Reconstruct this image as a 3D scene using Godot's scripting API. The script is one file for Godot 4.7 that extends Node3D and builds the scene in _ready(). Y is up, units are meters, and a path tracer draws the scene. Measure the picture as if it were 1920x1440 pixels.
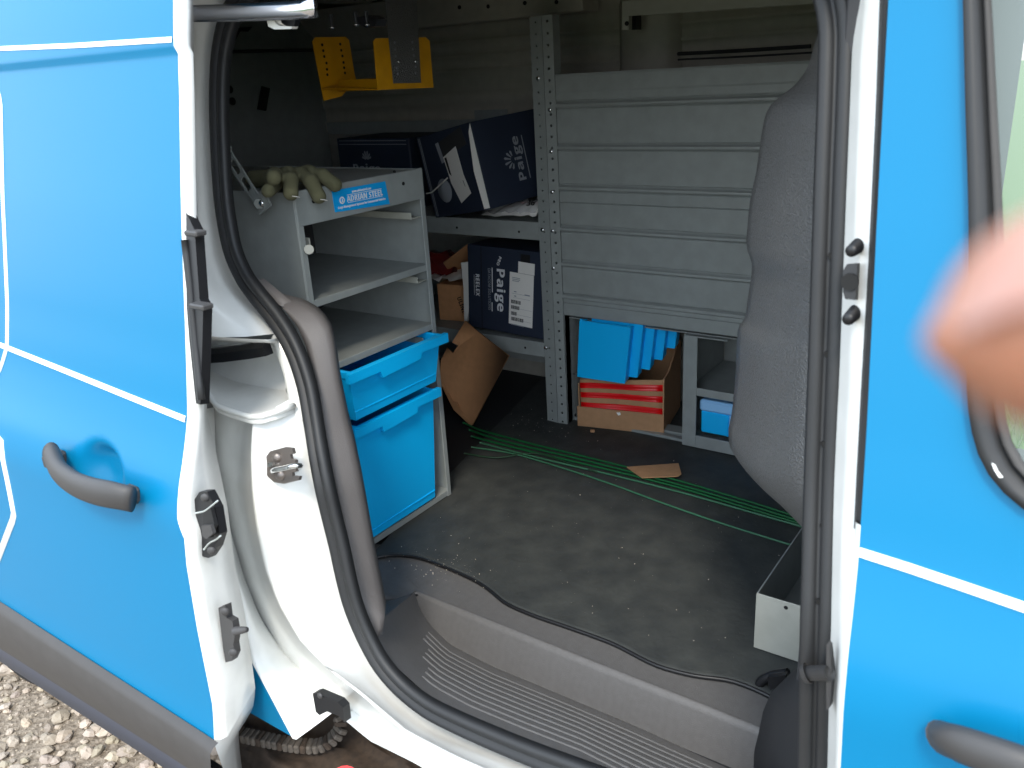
extends Node3D

var M := {}
var AT := {}
const SKIN := [[.30, -.605], [.42, -.600], [.52, -.596], [.60, -.595], [.68, -.606], [.84, -.618], [.95, -.627], [1.02, -.631], [1.07, -.645], [1.124, -.669], [1.18, -.688], [1.28, -.714], [1.48, -.758], [1.64, -.798], [1.77, -.832], [1.90, -.872], [2.0, -.92]]


func _ready():
	# ---------------------------------------------------------------- camera
	var cam := Camera3D.new()
	cam.name = "camera"
	add_child(cam)
	var lens := CameraAttributesPhysical.new()
	lens.frustum_focal_length = 26.35
	lens.frustum_focus_distance = 2.2
	lens.exposure_aperture = 8.0
	lens.frustum_near = .01
	lens.frustum_far = 400.0
	cam.attributes = lens
	cam.position = Vector3(0, 1.65, 0)
	cam.rotation_degrees = Vector3(-20.338, 35.881, -3.4445)
	cam.fov = 48.98
	cam.near = .01
	cam.far = 400.0
	# ---------------------------------------------------------------- overcast sky, sun, exposure
	var we := WorldEnvironment.new()
	we.name = "world"
	var e := Environment.new()
	e.background_mode = Environment.BG_SKY
	var sm := ProceduralSkyMaterial.new()
	sm.sky_top_color = Color(.80, .86, .93)
	sm.sky_horizon_color = Color(.90, .92, .94)
	sm.sky_curve = .2
	sm.ground_bottom_color = Color(.45, .43, .40)
	sm.ground_horizon_color = Color(.62, .62, .60)
	sm.sun_angle_max = 1.0
	var sky := Sky.new()
	sky.sky_material = sm
	e.sky = sky
	e.background_energy_multiplier = 1.0
	e.tonemap_mode = Environment.TONE_MAPPER_LINEAR
	e.tonemap_exposure = 4.2
	e.sdfgi_enabled = true
	e.ssao_enabled = true
	e.ssil_enabled = true
	we.environment = e
	add_child(we)
	var sun := DirectionalLight3D.new()
	sun.name = "sun"
	sun.light_energy = .25
	sun.light_angular_distance = 14.0
	sun.light_color = Color(1.0, .97, .92)
	sun.shadow_enabled = true
	sun.rotation_degrees = Vector3(-52, 28, 0)
	add_child(sun)
	materials()
	ground()
	van()
	rack()
	cabinet()
	cargo()
	small_things()
	fingertip()


# ==================================================================== helpers
func V(x, y, z) -> Vector3:
	return Vector3(x, y, z)


func noise_tex(kind: int, freq: float, oct: int, lo: Color, hi: Color, size := 512, sd := 1, bump := 0.0) -> NoiseTexture2D:
	var n := FastNoiseLite.new()
	n.noise_type = kind
	n.frequency = freq
	n.fractal_octaves = oct
	n.seed = sd
	var t := NoiseTexture2D.new()
	t.width = size
	t.height = size
	t.seamless = true
	t.noise = n
	if bump > 0.0:
		t.as_normal_map = true
		t.bump_strength = bump
	else:
		var g := Gradient.new()
		g.set_color(0, lo)
		g.set_color(1, hi)
		t.color_ramp = g
	return t


func mat(called: String, c: Color, rough: float, metal := 0.0) -> StandardMaterial3D:
	var m := StandardMaterial3D.new()
	m.resource_name = called
	m.albedo_color = c
	m.roughness = rough
	m.metallic = metal
	m.cull_mode = BaseMaterial3D.CULL_DISABLED
	M[called] = m
	return m


func tri_map(m: StandardMaterial3D, k: float):
	m.uv1_triplanar = true
	m.uv1_world_triplanar = true
	m.uv1_scale = Vector3.ONE * k


func materials():
	var soft := noise_tex(FastNoiseLite.TYPE_SIMPLEX_SMOOTH, .012, 4, Color(.92, .92, .915), Color(1, 1, 1), 512, 3)
	var dusty := noise_tex(FastNoiseLite.TYPE_SIMPLEX_SMOOTH, .010, 6, Color(.72, .72, .725), Color(1, .98, .95), 1024, 5)
	var grain := noise_tex(FastNoiseLite.TYPE_SIMPLEX_SMOOTH, .09, 3, Color.BLACK, Color.WHITE, 512, 7)
	var leather := noise_tex(FastNoiseLite.TYPE_CELLULAR, .06, 2, Color.BLACK, Color.WHITE, 512, 9)
	var rub := noise_tex(FastNoiseLite.TYPE_SIMPLEX_SMOOTH, .02, 4, Color(.47, .47, .47), Color(.56, .56, .56), 512, 11)
	var m := mat("blue_vinyl", Color(0, .43, .60), .40)
	m.metallic_specular = .32
	m.clearcoat_enabled = true
	m.clearcoat = .12
	m.clearcoat_roughness = .18
	m = mat("white_paint", Color(.90, .90, .885), .32)
	m.albedo_texture = soft
	tri_map(m, 2.0)
	m.clearcoat_enabled = true
	m.clearcoat = .5
	m.clearcoat_roughness = .12
	m = mat("white_vinyl", Color(.93, .93, .92), .4)
	m = mat("inner_paint", Color(.68, .66, .62), .55)
	m.albedo_texture = soft
	tri_map(m, 3.0)
	m = mat("steel_grey", Color(.565, .585, .58), .46)
	m.albedo_texture = soft
	tri_map(m, 2.5)
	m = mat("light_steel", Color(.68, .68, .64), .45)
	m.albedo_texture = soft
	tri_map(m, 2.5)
	m = mat("rubber", Color(.13, .133, .14), .55)
	m.albedo_texture = soft
	tri_map(m, 4.0)
	m = mat("black_plastic", Color(.08, .08, .09), .45)
	m = mat("trim_plastic", Color(.345, .33, .325), .6)
	m.heightmap_enabled = true
	m.heightmap_texture = grain
	m.heightmap_scale = .06
	tri_map(m, 9.0)
	m = mat("step_plastic", Color(.39, .385, .385), .58)
	m.albedo_texture = soft
	m.heightmap_enabled = true
	m.heightmap_texture = grain
	m.heightmap_scale = .05
	tri_map(m, 8.0)
	m = mat("panel_plastic", Color(.365, .365, .365), .38)
	m.metallic_specular = .75
	m.heightmap_enabled = true
	m.heightmap_texture = leather
	m.heightmap_scale = .34
	tri_map(m, 9.5)
	m = mat("cladding_plastic", Color(.25, .24, .235), .62)
	m.albedo_texture = soft
	tri_map(m, 3.0)
	m = mat("handle_plastic", Color(.23, .225, .225), .55)
	m = mat("flange_paint", Color(.25, .28, .35), .5)
	m = mat("mat_rubber", Color(.25, .265, .265), .68)
	m.albedo_texture = dusty
	m.heightmap_enabled = true
	m.heightmap_texture = grain
	m.heightmap_scale = .08
	tri_map(m, 1.1)
	m = mat("dirty_metal", Color(.33, .28, .24), .85)
	m.albedo_texture = dusty
	tri_map(m, 5.0)
	m = mat("chain_plastic", Color(.44, .41, .38), .75)
	m.albedo_texture = dusty
	tri_map(m, 8.0)
	m = mat("dark_body", Color(.13, .13, .14), .7)
	m = mat("zinc", Color(.66, .68, .67), .38, .35)
	m.roughness_texture = rub
	tri_map(m, 14.0)
	m = mat("bolt_metal", Color(.85, .86, .86), .22, 1.0)
	m = mat("striker_metal", Color(.52, .49, .47), .40, .75)
	m = mat("chrome", Color(.80, .80, .82), .18, 1.0)
	m = mat("yellow_paint", Color(.90, .64, .06), .45)
	m.albedo_texture = soft
	tri_map(m, 3.0)
	m = mat("blue_plastic", Color(.0, .71, .98), .42)
	m = mat("blue_lid", Color(.56, .76, .93), .45)
	m = mat("navy_card", Color(.13, .165, .235), .6)
	m = mat("print_white", Color(.86, .87, .88), .6)
	m = mat("print_grey", Color(.55, .57, .60), .6)
	m = mat("print_black", Color(.05, .05, .055), .6)
	m = mat("paper", Color(.88, .87, .85), .7)
	m = mat("cardboard", Color(.72, .55, .40), .8)
	m.albedo_texture = soft
	m.heightmap_enabled = true
	m.heightmap_texture = grain
	m.heightmap_scale = .02
	tri_map(m, 5.0)
	m = mat("brown_card", Color(.80, .58, .40), .8)
	m.albedo_texture = soft
	tri_map(m, 5.0)
	m = mat("red_tape", Color(.86, .05, .07), .25)
	m = mat("red_film", Color(.45, .13, .12), .3)
	m = mat("sticker_blue", Color(.0, .62, .90), .4)
	m = mat("glove_knit", Color(.36, .355, .26), .9)
	m.heightmap_enabled = true
	m.heightmap_texture = grain
	m.heightmap_scale = .12
	tri_map(m, 14.0)
	m = mat("green_cord", Color(.03, .36, .18), .5)
	m = mat("pale_cord", Color(.22, .42, .31), .5)
	m = mat("old_cord", Color(.10, .22, .14), .6)
	m = mat("white_cord", Color(.85, .85, .83), .5)
	m = mat("clear_film", Color(.95, .95, .95, .35), .12)
	m.transparency = BaseMaterial3D.TRANSPARENCY_ALPHA
	m = mat("window_glass", Color(.55, .62, .58, .22), .03)
	m.transparency = BaseMaterial3D.TRANSPARENCY_ALPHA
	m = mat("skin", Color(.58, .39, .30), .5)
	m.subsurf_scatter_enabled = true
	m.subsurf_scatter_strength = .15
	m = mat("nail", Color(.62, .46, .41), .3)
	m = mat("gravel_dirt", Color(.68, .63, .57), .95)
	m.albedo_texture = noise_tex(FastNoiseLite.TYPE_SIMPLEX_SMOOTH, .03, 6, Color(.55, .53, .5), Color(1, 1, 1), 1024, 21)
	m.heightmap_enabled = true
	m.heightmap_texture = m.albedo_texture
	m.heightmap_scale = 1.5
	tri_map(m, 1.3)
	m = mat("stone", Color(.72, .68, .63), .9)
	m.vertex_color_use_as_albedo = true
	m = mat("lawn", Color(.25, .34, .13), .95)
	m = mat("blade", Color(.30, .46, .14), .8)
	m.backlight_enabled = true
	m.backlight = Color(.1, .16, .04)
	m = mat("crumb", Color(.80, .76, .70), .9)
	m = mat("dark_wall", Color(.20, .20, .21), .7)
	m = mat("tyre", Color(.09, .09, .09), .85)


func zs(y: float) -> float:
	if y <= SKIN[0][0]:
		return SKIN[0][1]
	for i in range(1, SKIN.size()):
		if y <= SKIN[i][0]:
			var a: Array = SKIN[i - 1]
			var b: Array = SKIN[i]
			return lerpf(a[1], b[1], (y - a[0]) / (b[0] - a[0]))
	return SKIN[-1][1]


func zs_soft(y: float) -> float:   # the same profile with its creases eased
	var s := 0.0
	for i in range(-3, 4):
		s += zs(y + i * .007)
	return s / 7.0


func S(g := -1) -> SurfaceTool:
	var st := SurfaceTool.new()
	st.begin(Mesh.PRIMITIVE_TRIANGLES)
	st.set_smooth_group(g)
	return st


func thing(called: String, label: String, category: String, at: Vector3, group := "") -> Node3D:
	var o := Node3D.new()
	o.name = called
	add_child(o, true)
	o.position = at
	AT[o] = at
	o.set_meta("label", label)
	o.set_meta("category", category)
	if group != "":
		o.set_meta("group", group)
	return o


func part(called: String, parent: Node3D) -> Node3D:   # a part made of sub-parts only
	var o := Node3D.new()
	o.name = called
	parent.add_child(o, true)
	o.position = -AT.get(parent, Vector3.ZERO)
	return o


func put(called: String, st: SurfaceTool, m: String, parent: Node3D = self) -> MeshInstance3D:
	st.generate_normals()
	var o := MeshInstance3D.new()
	o.mesh = st.commit()
	o.material_override = M[m]
	o.name = called
	parent.add_child(o, true)
	o.position = -AT.get(parent, Vector3.ZERO)
	return o


func tag(o: Node3D, label: String, category: String, group := "") -> Node3D:
	o.set_meta("label", label)
	o.set_meta("category", category)
	if group != "":
		o.set_meta("group", group)
	return o


func quad(st: SurfaceTool, a: Vector3, b: Vector3, c: Vector3, d: Vector3):
	for p in [a, b, c, a, c, d]:
		st.add_vertex(p)


func frame(o: Vector3, right: Vector3, up: Vector3) -> Transform3D:
	var x := right.normalized()
	var z := x.cross(up).normalized()
	return Transform3D(Basis(x, z.cross(x), z), o)


func box(st: SurfaceTool, t: Transform3D, s: Vector3, b := .0015):
	var h := s * .5
	b = minf(b, minf(h.x, minf(h.y, h.z)) * .6)
	var q := {}
	for sx in [-1, 1]:
		for sy in [-1, 1]:
			for sz in [-1, 1]:
				q[[0, sx, sy, sz]] = t * Vector3(sx * h.x, sy * (h.y - b), sz * (h.z - b))
				q[[1, sx, sy, sz]] = t * Vector3(sx * (h.x - b), sy * h.y, sz * (h.z - b))
				q[[2, sx, sy, sz]] = t * Vector3(sx * (h.x - b), sy * (h.y - b), sz * h.z)
	for s1 in [-1, 1]:
		quad(st, q[[0, s1, -1, -1]], q[[0, s1, 1, -1]], q[[0, s1, 1, 1]], q[[0, s1, -1, 1]])
		quad(st, q[[1, -1, s1, -1]], q[[1, 1, s1, -1]], q[[1, 1, s1, 1]], q[[1, -1, s1, 1]])
		quad(st, q[[2, -1, -1, s1]], q[[2, 1, -1, s1]], q[[2, 1, 1, s1]], q[[2, -1, 1, s1]])
		for s2 in [-1, 1]:
			quad(st, q[[0, s1, s2, -1]], q[[0, s1, s2, 1]], q[[1, s1, s2, 1]], q[[1, s1, s2, -1]])
			quad(st, q[[0, s1, -1, s2]], q[[0, s1, 1, s2]], q[[2, s1, 1, s2]], q[[2, s1, -1, s2]])
			quad(st, q[[1, -1, s1, s2]], q[[1, 1, s1, s2]], q[[2, 1, s1, s2]], q[[2, -1, s1, s2]])
			for s3 in [-1, 1]:
				for k in 3:
					st.add_vertex(q[[k, s1, s2, s3]])


func bx(st: SurfaceTool, lo: Vector3, hi: Vector3, b := .0015):   # a box between two corners
	box(st, Transform3D(Basis(), (lo + hi) * .5), (hi - lo).abs(), b)


func prism(st: SurfaceTool, poly: PackedVector2Array, t: Transform3D, d: float):
	var ix := Geometry2D.triangulate_polygon(poly)
	for k in range(0, ix.size(), 3):
		for s in [-.5, .5]:
			for j in 3:
				var p := poly[ix[k + j]]
				st.add_vertex(t * Vector3(p.x, p.y, s * d))
	for i in poly.size():
		var a := poly[i]
		var b := poly[(i + 1) % poly.size()]
		quad(st, t * Vector3(a.x, a.y, -d / 2), t * Vector3(b.x, b.y, -d / 2), t * Vector3(b.x, b.y, d / 2), t * Vector3(a.x, a.y, d / 2))


func plate(st: SurfaceTool, pts: Array, d: float):   # a flat plate through points in space, d thick
	var n := Vector3.ZERO
	for i in pts.size():
		n += (pts[i] - pts[0]).cross(pts[(i + 1) % pts.size()] - pts[0])
	n = n.normalized()
	var far: Vector3 = pts[1]
	for p in pts:
		if p.distance_to(pts[0]) > far.distance_to(pts[0]):
			far = p
	var t := frame(pts[0], far - pts[0], n.cross(far - pts[0]))
	var poly := PackedVector2Array()
	for p in pts:
		var l: Vector3 = t.affine_inverse() * p
		poly.append(Vector2(l.x, l.y))
	prism(st, poly, t, d)


func grid(st: SurfaceTool, rows: Array, closed := false):
	for i in rows.size() - 1:
		var n: int = rows[i].size()
		for j in (n if closed else n - 1):
			var k: int = (j + 1) % n
			quad(st, rows[i][j], rows[i][k], rows[i + 1][k], rows[i + 1][j])


func sheet(st: SurfaceTool, rows: Array, off: Vector3):   # a lofted sheet with thickness and closed edges
	var back := []
	for r in rows:
		var b := []
		for p in r:
			b.append(p + off)
		back.append(b)
	grid(st, rows)
	grid(st, back)
	grid(st, [rows[0], back[0]])
	grid(st, [rows[-1], back[-1]])
	for j in [0, -1]:
		var a := []
		var b := []
		for i in rows.size():
			a.append(rows[i][j])
			b.append(back[i][j])
		grid(st, [a, b])


func fine(pts: Array, n: int, closed := false) -> Array:   # n points spaced evenly along a smooth curve
	var c := Curve3D.new()
	var m := pts.size()
	for i in (m + 1 if closed else m):
		var p: Vector3 = pts[i % m]
		var a: Vector3 = pts[(i - 1 + m) % m] if closed else pts[maxi(i - 1, 0)]
		var b: Vector3 = pts[(i + 1) % m] if closed else pts[mini(i + 1, m - 1)]
		var d := (b - a).normalized()
		c.add_point(p, -d * p.distance_to(a) * .3, d * p.distance_to(b) * .3)
	c.bake_interval = .004
	var out := []
	var l := c.get_baked_length()
	for i in n:
		out.append(c.sample_baked(l * i / (n if closed else n - 1), false))
	return out


func even(pts: Array, n: int) -> Array:   # the same along straight pieces
	var l := 0.0
	for i in pts.size() - 1:
		l += pts[i].distance_to(pts[i + 1])
	var out := []
	var k := 0
	var gone := 0.0
	for i in n:
		var s := l * i / (n - 1)
		while k < pts.size() - 2 and gone + pts[k].distance_to(pts[k + 1]) < s:
			gone += pts[k].distance_to(pts[k + 1])
			k += 1
		out.append(pts[k].lerp(pts[k + 1], clampf((s - gone) / maxf(pts[k].distance_to(pts[k + 1]), 1e-6), 0, 1)))
	return out


func blend(a: Array, b: Array, t: float) -> Array:
	var out := []
	for i in a.size():
		out.append(a[i].lerp(b[i], t))
	return out


func moved(a: Array, d: Vector3) -> Array:
	var out := []
	for p in a:
		out.append(p + d)
	return out


func sweep(st: SurfaceTool, path: Array, prof: Array, out: Vector3, closed := false, caps := true):
	var rows := []
	var n := path.size()
	for i in n:
		var a: Vector3 = path[(i - 1 + n) % n] if closed else path[maxi(i - 1, 0)]
		var b: Vector3 = path[(i + 1) % n] if closed else path[mini(i + 1, n - 1)]
		var t := (b - a).normalized()
		var side := t.cross(out).normalized()
		var up := side.cross(t).normalized()
		var r := []
		for p in prof:
			r.append(path[i] + side * p.x + up * p.y)
		rows.append(r)
	if closed:
		rows.append(rows[0])
	grid(st, rows, true)
	if caps and not closed:
		for r in [rows[0], rows[-1]]:
			var c := Vector3.ZERO
			for p in r:
				c += p / r.size()
			for j in r.size():
				for p in [c, r[j], r[(j + 1) % r.size()]]:
					st.add_vertex(p)


func circle(r: float, n := 8, squash := 1.0) -> Array:
	var out := []
	for i in n:
		out.append(Vector2(cos(TAU * i / n) * r, sin(TAU * i / n) * r * squash))
	return out


func tube(st: SurfaceTool, path: Array, r: float, n := 8, closed := false):
	var d: Vector3 = path[-1] - path[0] if not closed else Vector3.UP
	var out := Vector3.UP if absf(d.normalized().y) < .8 else Vector3.RIGHT
	sweep(st, path, circle(r, n), out, closed)


func cyl(st: SurfaceTool, a: Vector3, b: Vector3, r0: float, r1 := -1.0, n := 14):
	if r1 < 0:
		r1 = r0
	var t := (b - a).normalized()
	var s := t.cross(Vector3.UP if absf(t.y) < .9 else Vector3.RIGHT).normalized()
	var u := s.cross(t)
	var ra := []
	var rb := []
	for i in n:
		var d := s * cos(TAU * i / n) + u * sin(TAU * i / n)
		ra.append(a + d * r0)
		rb.append(b + d * r1)
	grid(st, [ra, rb], true)
	for i in n:
		for p in [a, ra[i], ra[(i + 1) % n], b, rb[i], rb[(i + 1) % n]]:
			st.add_vertex(p)


func bolt(called: String, c: Vector3, nrm: Vector3, r: float, parent: Node3D, m := "bolt_metal"):
	var st := S(1)
	var s := nrm.cross(Vector3.UP if absf(nrm.y) < .9 else Vector3.RIGHT).normalized()
	var u := s.cross(nrm)
	var rows := []
	for k in 5:
		var a := k * PI / 8
		var row := []
		for i in 12:
			row.append(c + nrm * sin(a) * r * .6 + (s * cos(TAU * i / 12) + u * sin(TAU * i / 12)) * maxf(cos(a), .02) * r)
		rows.append(row)
	grid(st, rows, true)
	return put(called, st, m, parent)


func dot(called: String, c: Vector3, nrm: Vector3, r: float, parent: Node3D, m := "print_black"):   # a bored hole: a dark sunk disc with a rim
	var st := S()
	cyl(st, c + nrm * .0006, c - nrm * .003, r, r, 10)
	return put(called, st, m, parent)


func text(called: String, words: String, at: Vector3, right: Vector3, up: Vector3, h: float, w: float, m: String, parent: Node3D, bold := true, depth := .0008) -> MeshInstance3D:
	var f := SystemFont.new()
	f.font_names = PackedStringArray(["Droid Sans"])
	f.font_weight = 700 if bold else 400
	var tm := TextMesh.new()
	tm.font = f
	tm.text = words
	tm.font_size = 48
	tm.pixel_size = .01
	tm.depth = .02
	tm.curve_step = 2.0
	var box3 := tm.get_aabb()
	var o := MeshInstance3D.new()
	o.mesh = tm
	o.material_override = M[m]
	o.name = called
	parent.add_child(o, true)
	var t := frame(at, right, up)
	var k := Vector3(w / maxf(box3.size.x, .01), h / maxf(box3.size.y, .01), depth / .02)
	t.basis = t.basis * Basis.from_scale(k)
	t.origin = at - t.basis * (box3.position + box3.size * .5) - AT.get(parent, Vector3.ZERO)
	o.transform = t
	return o


func perforated(st: SurfaceTool, a: Vector3, along: Vector3, across: Vector3, n: int, pitch: float, w: float, r: float, d: float, skip := []):
	# a strip of sheet metal with a real round hole every pitch, d thick
	var nrm := along.cross(across).normalized()
	for i in n:
		var c := a + along * pitch * (i + .5)
		var sq := []
		var oc := []
		for k in 8:
			var g := TAU * k / 8 + PI / 8
			var dir := Vector2(cos(g), sin(g))
			oc.append(c + along * dir.x * r + across * dir.y * r)
			var m := 1.0 / maxf(absf(dir.x), absf(dir.y))
			sq.append(c + along * dir.x * m * pitch * .5 + across * dir.y * m * w * .5)
		if i in skip:
			quad(st, c + along * pitch * .5 + across * w * .5, c + along * pitch * .5 - across * w * .5, c - along * pitch * .5 - across * w * .5, c - along * pitch * .5 + across * w * .5)
			continue
		# the octagon's corners leave the square's corners open: close them
		for k in 8:
			quad(st, sq[k], sq[(k + 1) % 8], oc[(k + 1) % 8], oc[k])
			quad(st, oc[k], oc[(k + 1) % 8], oc[(k + 1) % 8] - nrm * d, oc[k] - nrm * d)
		for sx in [-1, 1]:
			for sy in [-1, 1]:
				var co: Vector3 = c + along * sx * pitch * .5 + across * sy * w * .5
				var near := []
				for p in sq:
					near.append([p.distance_to(co), p])
				near.sort_custom(func(p, q): return p[0] < q[0])
				for p in [co, near[0][1], near[1][1]]:
					st.add_vertex(p)


# bodies as one skin: tapered capsules joined by a smooth minimum, meshed as surface nets
func capsule_field(p: Vector3, bones: Array, k: float) -> float:
	var d := 1e3
	for b in bones:
		var pa: Vector3 = p - b[0]
		var ba: Vector3 = b[1] - b[0]
		var h := clampf(pa.dot(ba) / maxf(ba.length_squared(), 1e-9), 0, 1)
		var q := (pa - ba * h).length() - lerpf(b[2], b[3], h)
		var g := clampf(.5 + .5 * (d - q) / k, 0, 1)
		d = lerpf(d, q, g) - k * g * (1 - g)
	return d


func skin_mesh(st: SurfaceTool, bones: Array, cell: float, k: float):
	var lo := Vector3.ONE * 1e3
	var hi := -lo
	for b in bones:
		for j in 2:
			var r: float = b[2 + j] + cell * 2
			lo = lo.min(b[j] - Vector3.ONE * r)
			hi = hi.max(b[j] + Vector3.ONE * r)
	var n := Vector3i(((hi - lo) / cell).ceil()) + Vector3i.ONE
	var f := PackedFloat32Array()
	f.resize(n.x * n.y * n.z)
	for z in n.z:
		for y in n.y:
			for x in n.x:
				f[(z * n.y + y) * n.x + x] = capsule_field(lo + Vector3(x, y, z) * cell, bones, k)
	var cells := {}
	for z in n.z - 1:
		for y in n.y - 1:
			for x in n.x - 1:
				var sum := Vector3.ZERO
				var c := 0
				var inside := 0
				for e in 8:
					if f[((z + (e >> 2)) * n.y + y + ((e >> 1) & 1)) * n.x + x + (e & 1)] < 0:
						inside += 1
				if inside == 0 or inside == 8:
					continue
				for e in 8:
					for ax in 3:
						if e & (1 << ax):
							continue
						var g: int = e | (1 << ax)
						var va := f[((z + (e >> 2)) * n.y + y + ((e >> 1) & 1)) * n.x + x + (e & 1)]
						var vb := f[((z + (g >> 2)) * n.y + y + ((g >> 1) & 1)) * n.x + x + (g & 1)]
						if (va < 0) != (vb < 0):
							var pa := Vector3(e & 1, (e >> 1) & 1, e >> 2)
							var pb := Vector3(g & 1, (g >> 1) & 1, g >> 2)
							sum += pa.lerp(pb, va / (va - vb))
							c += 1
				cells[Vector3i(x, y, z)] = lo + (Vector3(x, y, z) + sum / c) * cell
	for z in range(1, n.z - 1):
		for y in range(1, n.y - 1):
			for x in range(1, n.x - 1):
				var v0 := f[(z * n.y + y) * n.x + x]
				for ax in 3:
					var d := Vector3i(1 if ax == 0 else 0, 1 if ax == 1 else 0, 1 if ax == 2 else 0)
					var v1 := f[((z + d.z) * n.y + y + d.y) * n.x + x + d.x]
					if (v0 < 0) == (v1 < 0):
						continue
					var u := Vector3i(d.y, d.z, d.x)
					var w := Vector3i(d.z, d.x, d.y)
					var o := Vector3i(x, y, z)
					var q := [cells.get(o - u - w), cells.get(o - w), cells.get(o), cells.get(o - u)]
					if q[0] == null or q[1] == null or q[2] == null or q[3] == null:
						continue
					if v0 < 0:
						quad(st, q[0], q[3], q[2], q[1])
					else:
						quad(st, q[0], q[1], q[2], q[3])


# ==================================================================== ground
func ground():
	var st := S()
	quad(st, V(-90, 0, 90), V(90, 0, 90), V(90, 0, -90), V(-90, 0, -90))
	put("gravel_ground", st, "gravel_dirt").set_meta("kind", "structure")
	st = S()
	quad(st, V(-90, .008, -3.6), V(90, .008, -3.6), V(90, .008, -90), V(-90, .008, -90))
	quad(st, V(-90, .008, 90), V(90, .008, 90), V(90, .008, 5), V(-90, .008, 5))
	put("lawn_ground", st, "lawn").set_meta("kind", "structure")
	var rng := RandomNumberGenerator.new()
	rng.seed = 4
	for kind in 3:
		var g := S()
		var rows := []
		for i in 6:
			var a := PI * i / 5
			var row := []
			for j in 8:
				var d := Vector3(sin(a) * cos(TAU * j / 8), cos(a) * .62, sin(a) * sin(TAU * j / 8))
				row.append(d * (1.0 if i in [0, 5] else rng.randf_range(.72, 1.12)))
			rows.append(row)
		grid(g, rows, true)
		g.generate_normals()
		var mm := MultiMesh.new()
		mm.transform_format = MultiMesh.TRANSFORM_3D
		mm.use_colors = true
		mm.mesh = g.commit()
		mm.instance_count = 2300
		for i in mm.instance_count:
			var r := .003 + .026 * pow(rng.randf(), 4.2)
			var p := V(rng.randf_range(-3.3, -1.0), r * .25, rng.randf_range(-1.5, -.15))
			var b := Basis.from_euler(Vector3(rng.randf() * .5, rng.randf() * TAU, rng.randf() * .5)).scaled(Vector3(r, r * .8, r * rng.randf_range(.7, 1.1)))
			mm.set_instance_transform(i, Transform3D(b, p))
			var t := rng.randf_range(.55, 1.05)
			mm.set_instance_color(i, Color(t, t * rng.randf_range(.93, .98), t * rng.randf_range(.84, .95)))
		var mi := MultiMeshInstance3D.new()
		mi.multimesh = mm
		mi.material_override = M["stone"]
		mi.name = "gravel"
		add_child(mi, true)
		mi.set_meta("kind", "stuff")
	var bl := S()
	for p in [V(-.004, 0, 0), V(.004, 0, 0), V(.012, .10, .02)]:
		bl.add_vertex(p)
	bl.generate_normals()
	var gm := MultiMesh.new()
	gm.transform_format = MultiMesh.TRANSFORM_3D
	gm.mesh = bl.commit()
	gm.instance_count = 9000
	for i in gm.instance_count:
		var s := rng.randf_range(.6, 1.5)
		gm.set_instance_transform(i, Transform3D(Basis.from_euler(Vector3(rng.randf_range(-.4, .4), rng.randf() * TAU, 0)).scaled(Vector3(s, s, s)), V(rng.randf_range(-1.3, 1.6), .005, -3.6 - 3.5 * rng.randf())))
	var gi := MultiMeshInstance3D.new()
	gi.multimesh = gm
	gi.material_override = M["blade"]
	gi.name = "grass"
	add_child(gi, true)
	gi.set_meta("kind", "stuff")


func edge_x(tab: Array, y: float) -> float:
	if y >= tab[0].y:
		return tab[0].x + (y - tab[0].y) * -.05
	for i in range(1, tab.size()):
		if y >= tab[i].y:
			return lerpf(tab[i].x, tab[i - 1].x, (y - tab[i].y) / maxf(tab[i - 1].y - tab[i].y, 1e-5))
	return tab[-1].x


func skin_pt(x: float, y: float, off: float) -> Vector3:
	return V(x, y, zs_soft(y) + off)


# the outer skin of a door: rows of points from its edge (tab) to x1, from the line y = lo(x) up to y1
func door_skin(st: SurfaceTool, tab: Array, x1: float, la: Vector3, lb: Vector3, y1: float, off: float, nx: int, ny: int, cup: Vector3, hole: PackedVector2Array, nose: float):
	var P := []
	for i in ny + 1:
		var row := []
		for j in nx + 1:
			var s := float(j) / nx
			var u := s * s * .35 + s * .65
			var t := float(i) / ny
			var y := 0.0
			var x := 0.0
			for k in 3:
				x = lerpf(edge_x(tab, y if k else 1.0), x1, u)
				y = lerpf(la.y + (lb.y - la.y) * (x - la.x) / (lb.x - la.x), y1, t)
			var p := skin_pt(x, y, off)
			if cup.z > 0:
				var q := Vector2((x - cup.x) / .068, (y - cup.y) / .046).length()
				p.z -= cup.z * smoothstep(1.15, .25, q)
			if nose > 0:   # the raised band above the swage line
				p.z += nose * smoothstep(1.702, 1.712, y)
			row.append(p)
		P.append(row)
	for i in ny:
		for j in nx:
			if hole.size() and Geometry2D.is_point_in_polygon(Vector2((P[i][j].x + P[i + 1][j + 1].x) / 2, (P[i][j].y + P[i + 1][j + 1].y) / 2), hole):
				continue
			quad(st, P[i][j], P[i][j + 1], P[i + 1][j + 1], P[i + 1][j])


func ribbon(st: SurfaceTool, pts: Array, w: float, off: float, n: int):   # a strip of film lying on the skin, off proud of it
	var a := []
	var b := []
	var c := even(pts, n)
	for i in n:
		var t: Vector3 = (c[mini(i + 1, n - 1)] - c[maxi(i - 1, 0)]).normalized()
		var up := t.cross(Vector3.FORWARD).normalized() * w * .5
		for q in [[a, c[i] - up], [b, c[i] + up]]:
			q[0].append(V(q[1].x, q[1].y, zs_soft(q[1].y) + off))
	grid(st, [a, b])
	grid(st, [a, moved(a, V(0, 0, -.002))])
	grid(st, [b, moved(b, V(0, 0, -.002))])


# ==================================================================== the van
func van():
	var v := thing("cargo_van", "blue and white cargo van with its side door slid open", "van", V(-.9, 0, -1.7))
	sliding_door(v)
	front_door(v)
	door_frame(v)
	linings(v)
	shell(v)


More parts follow.
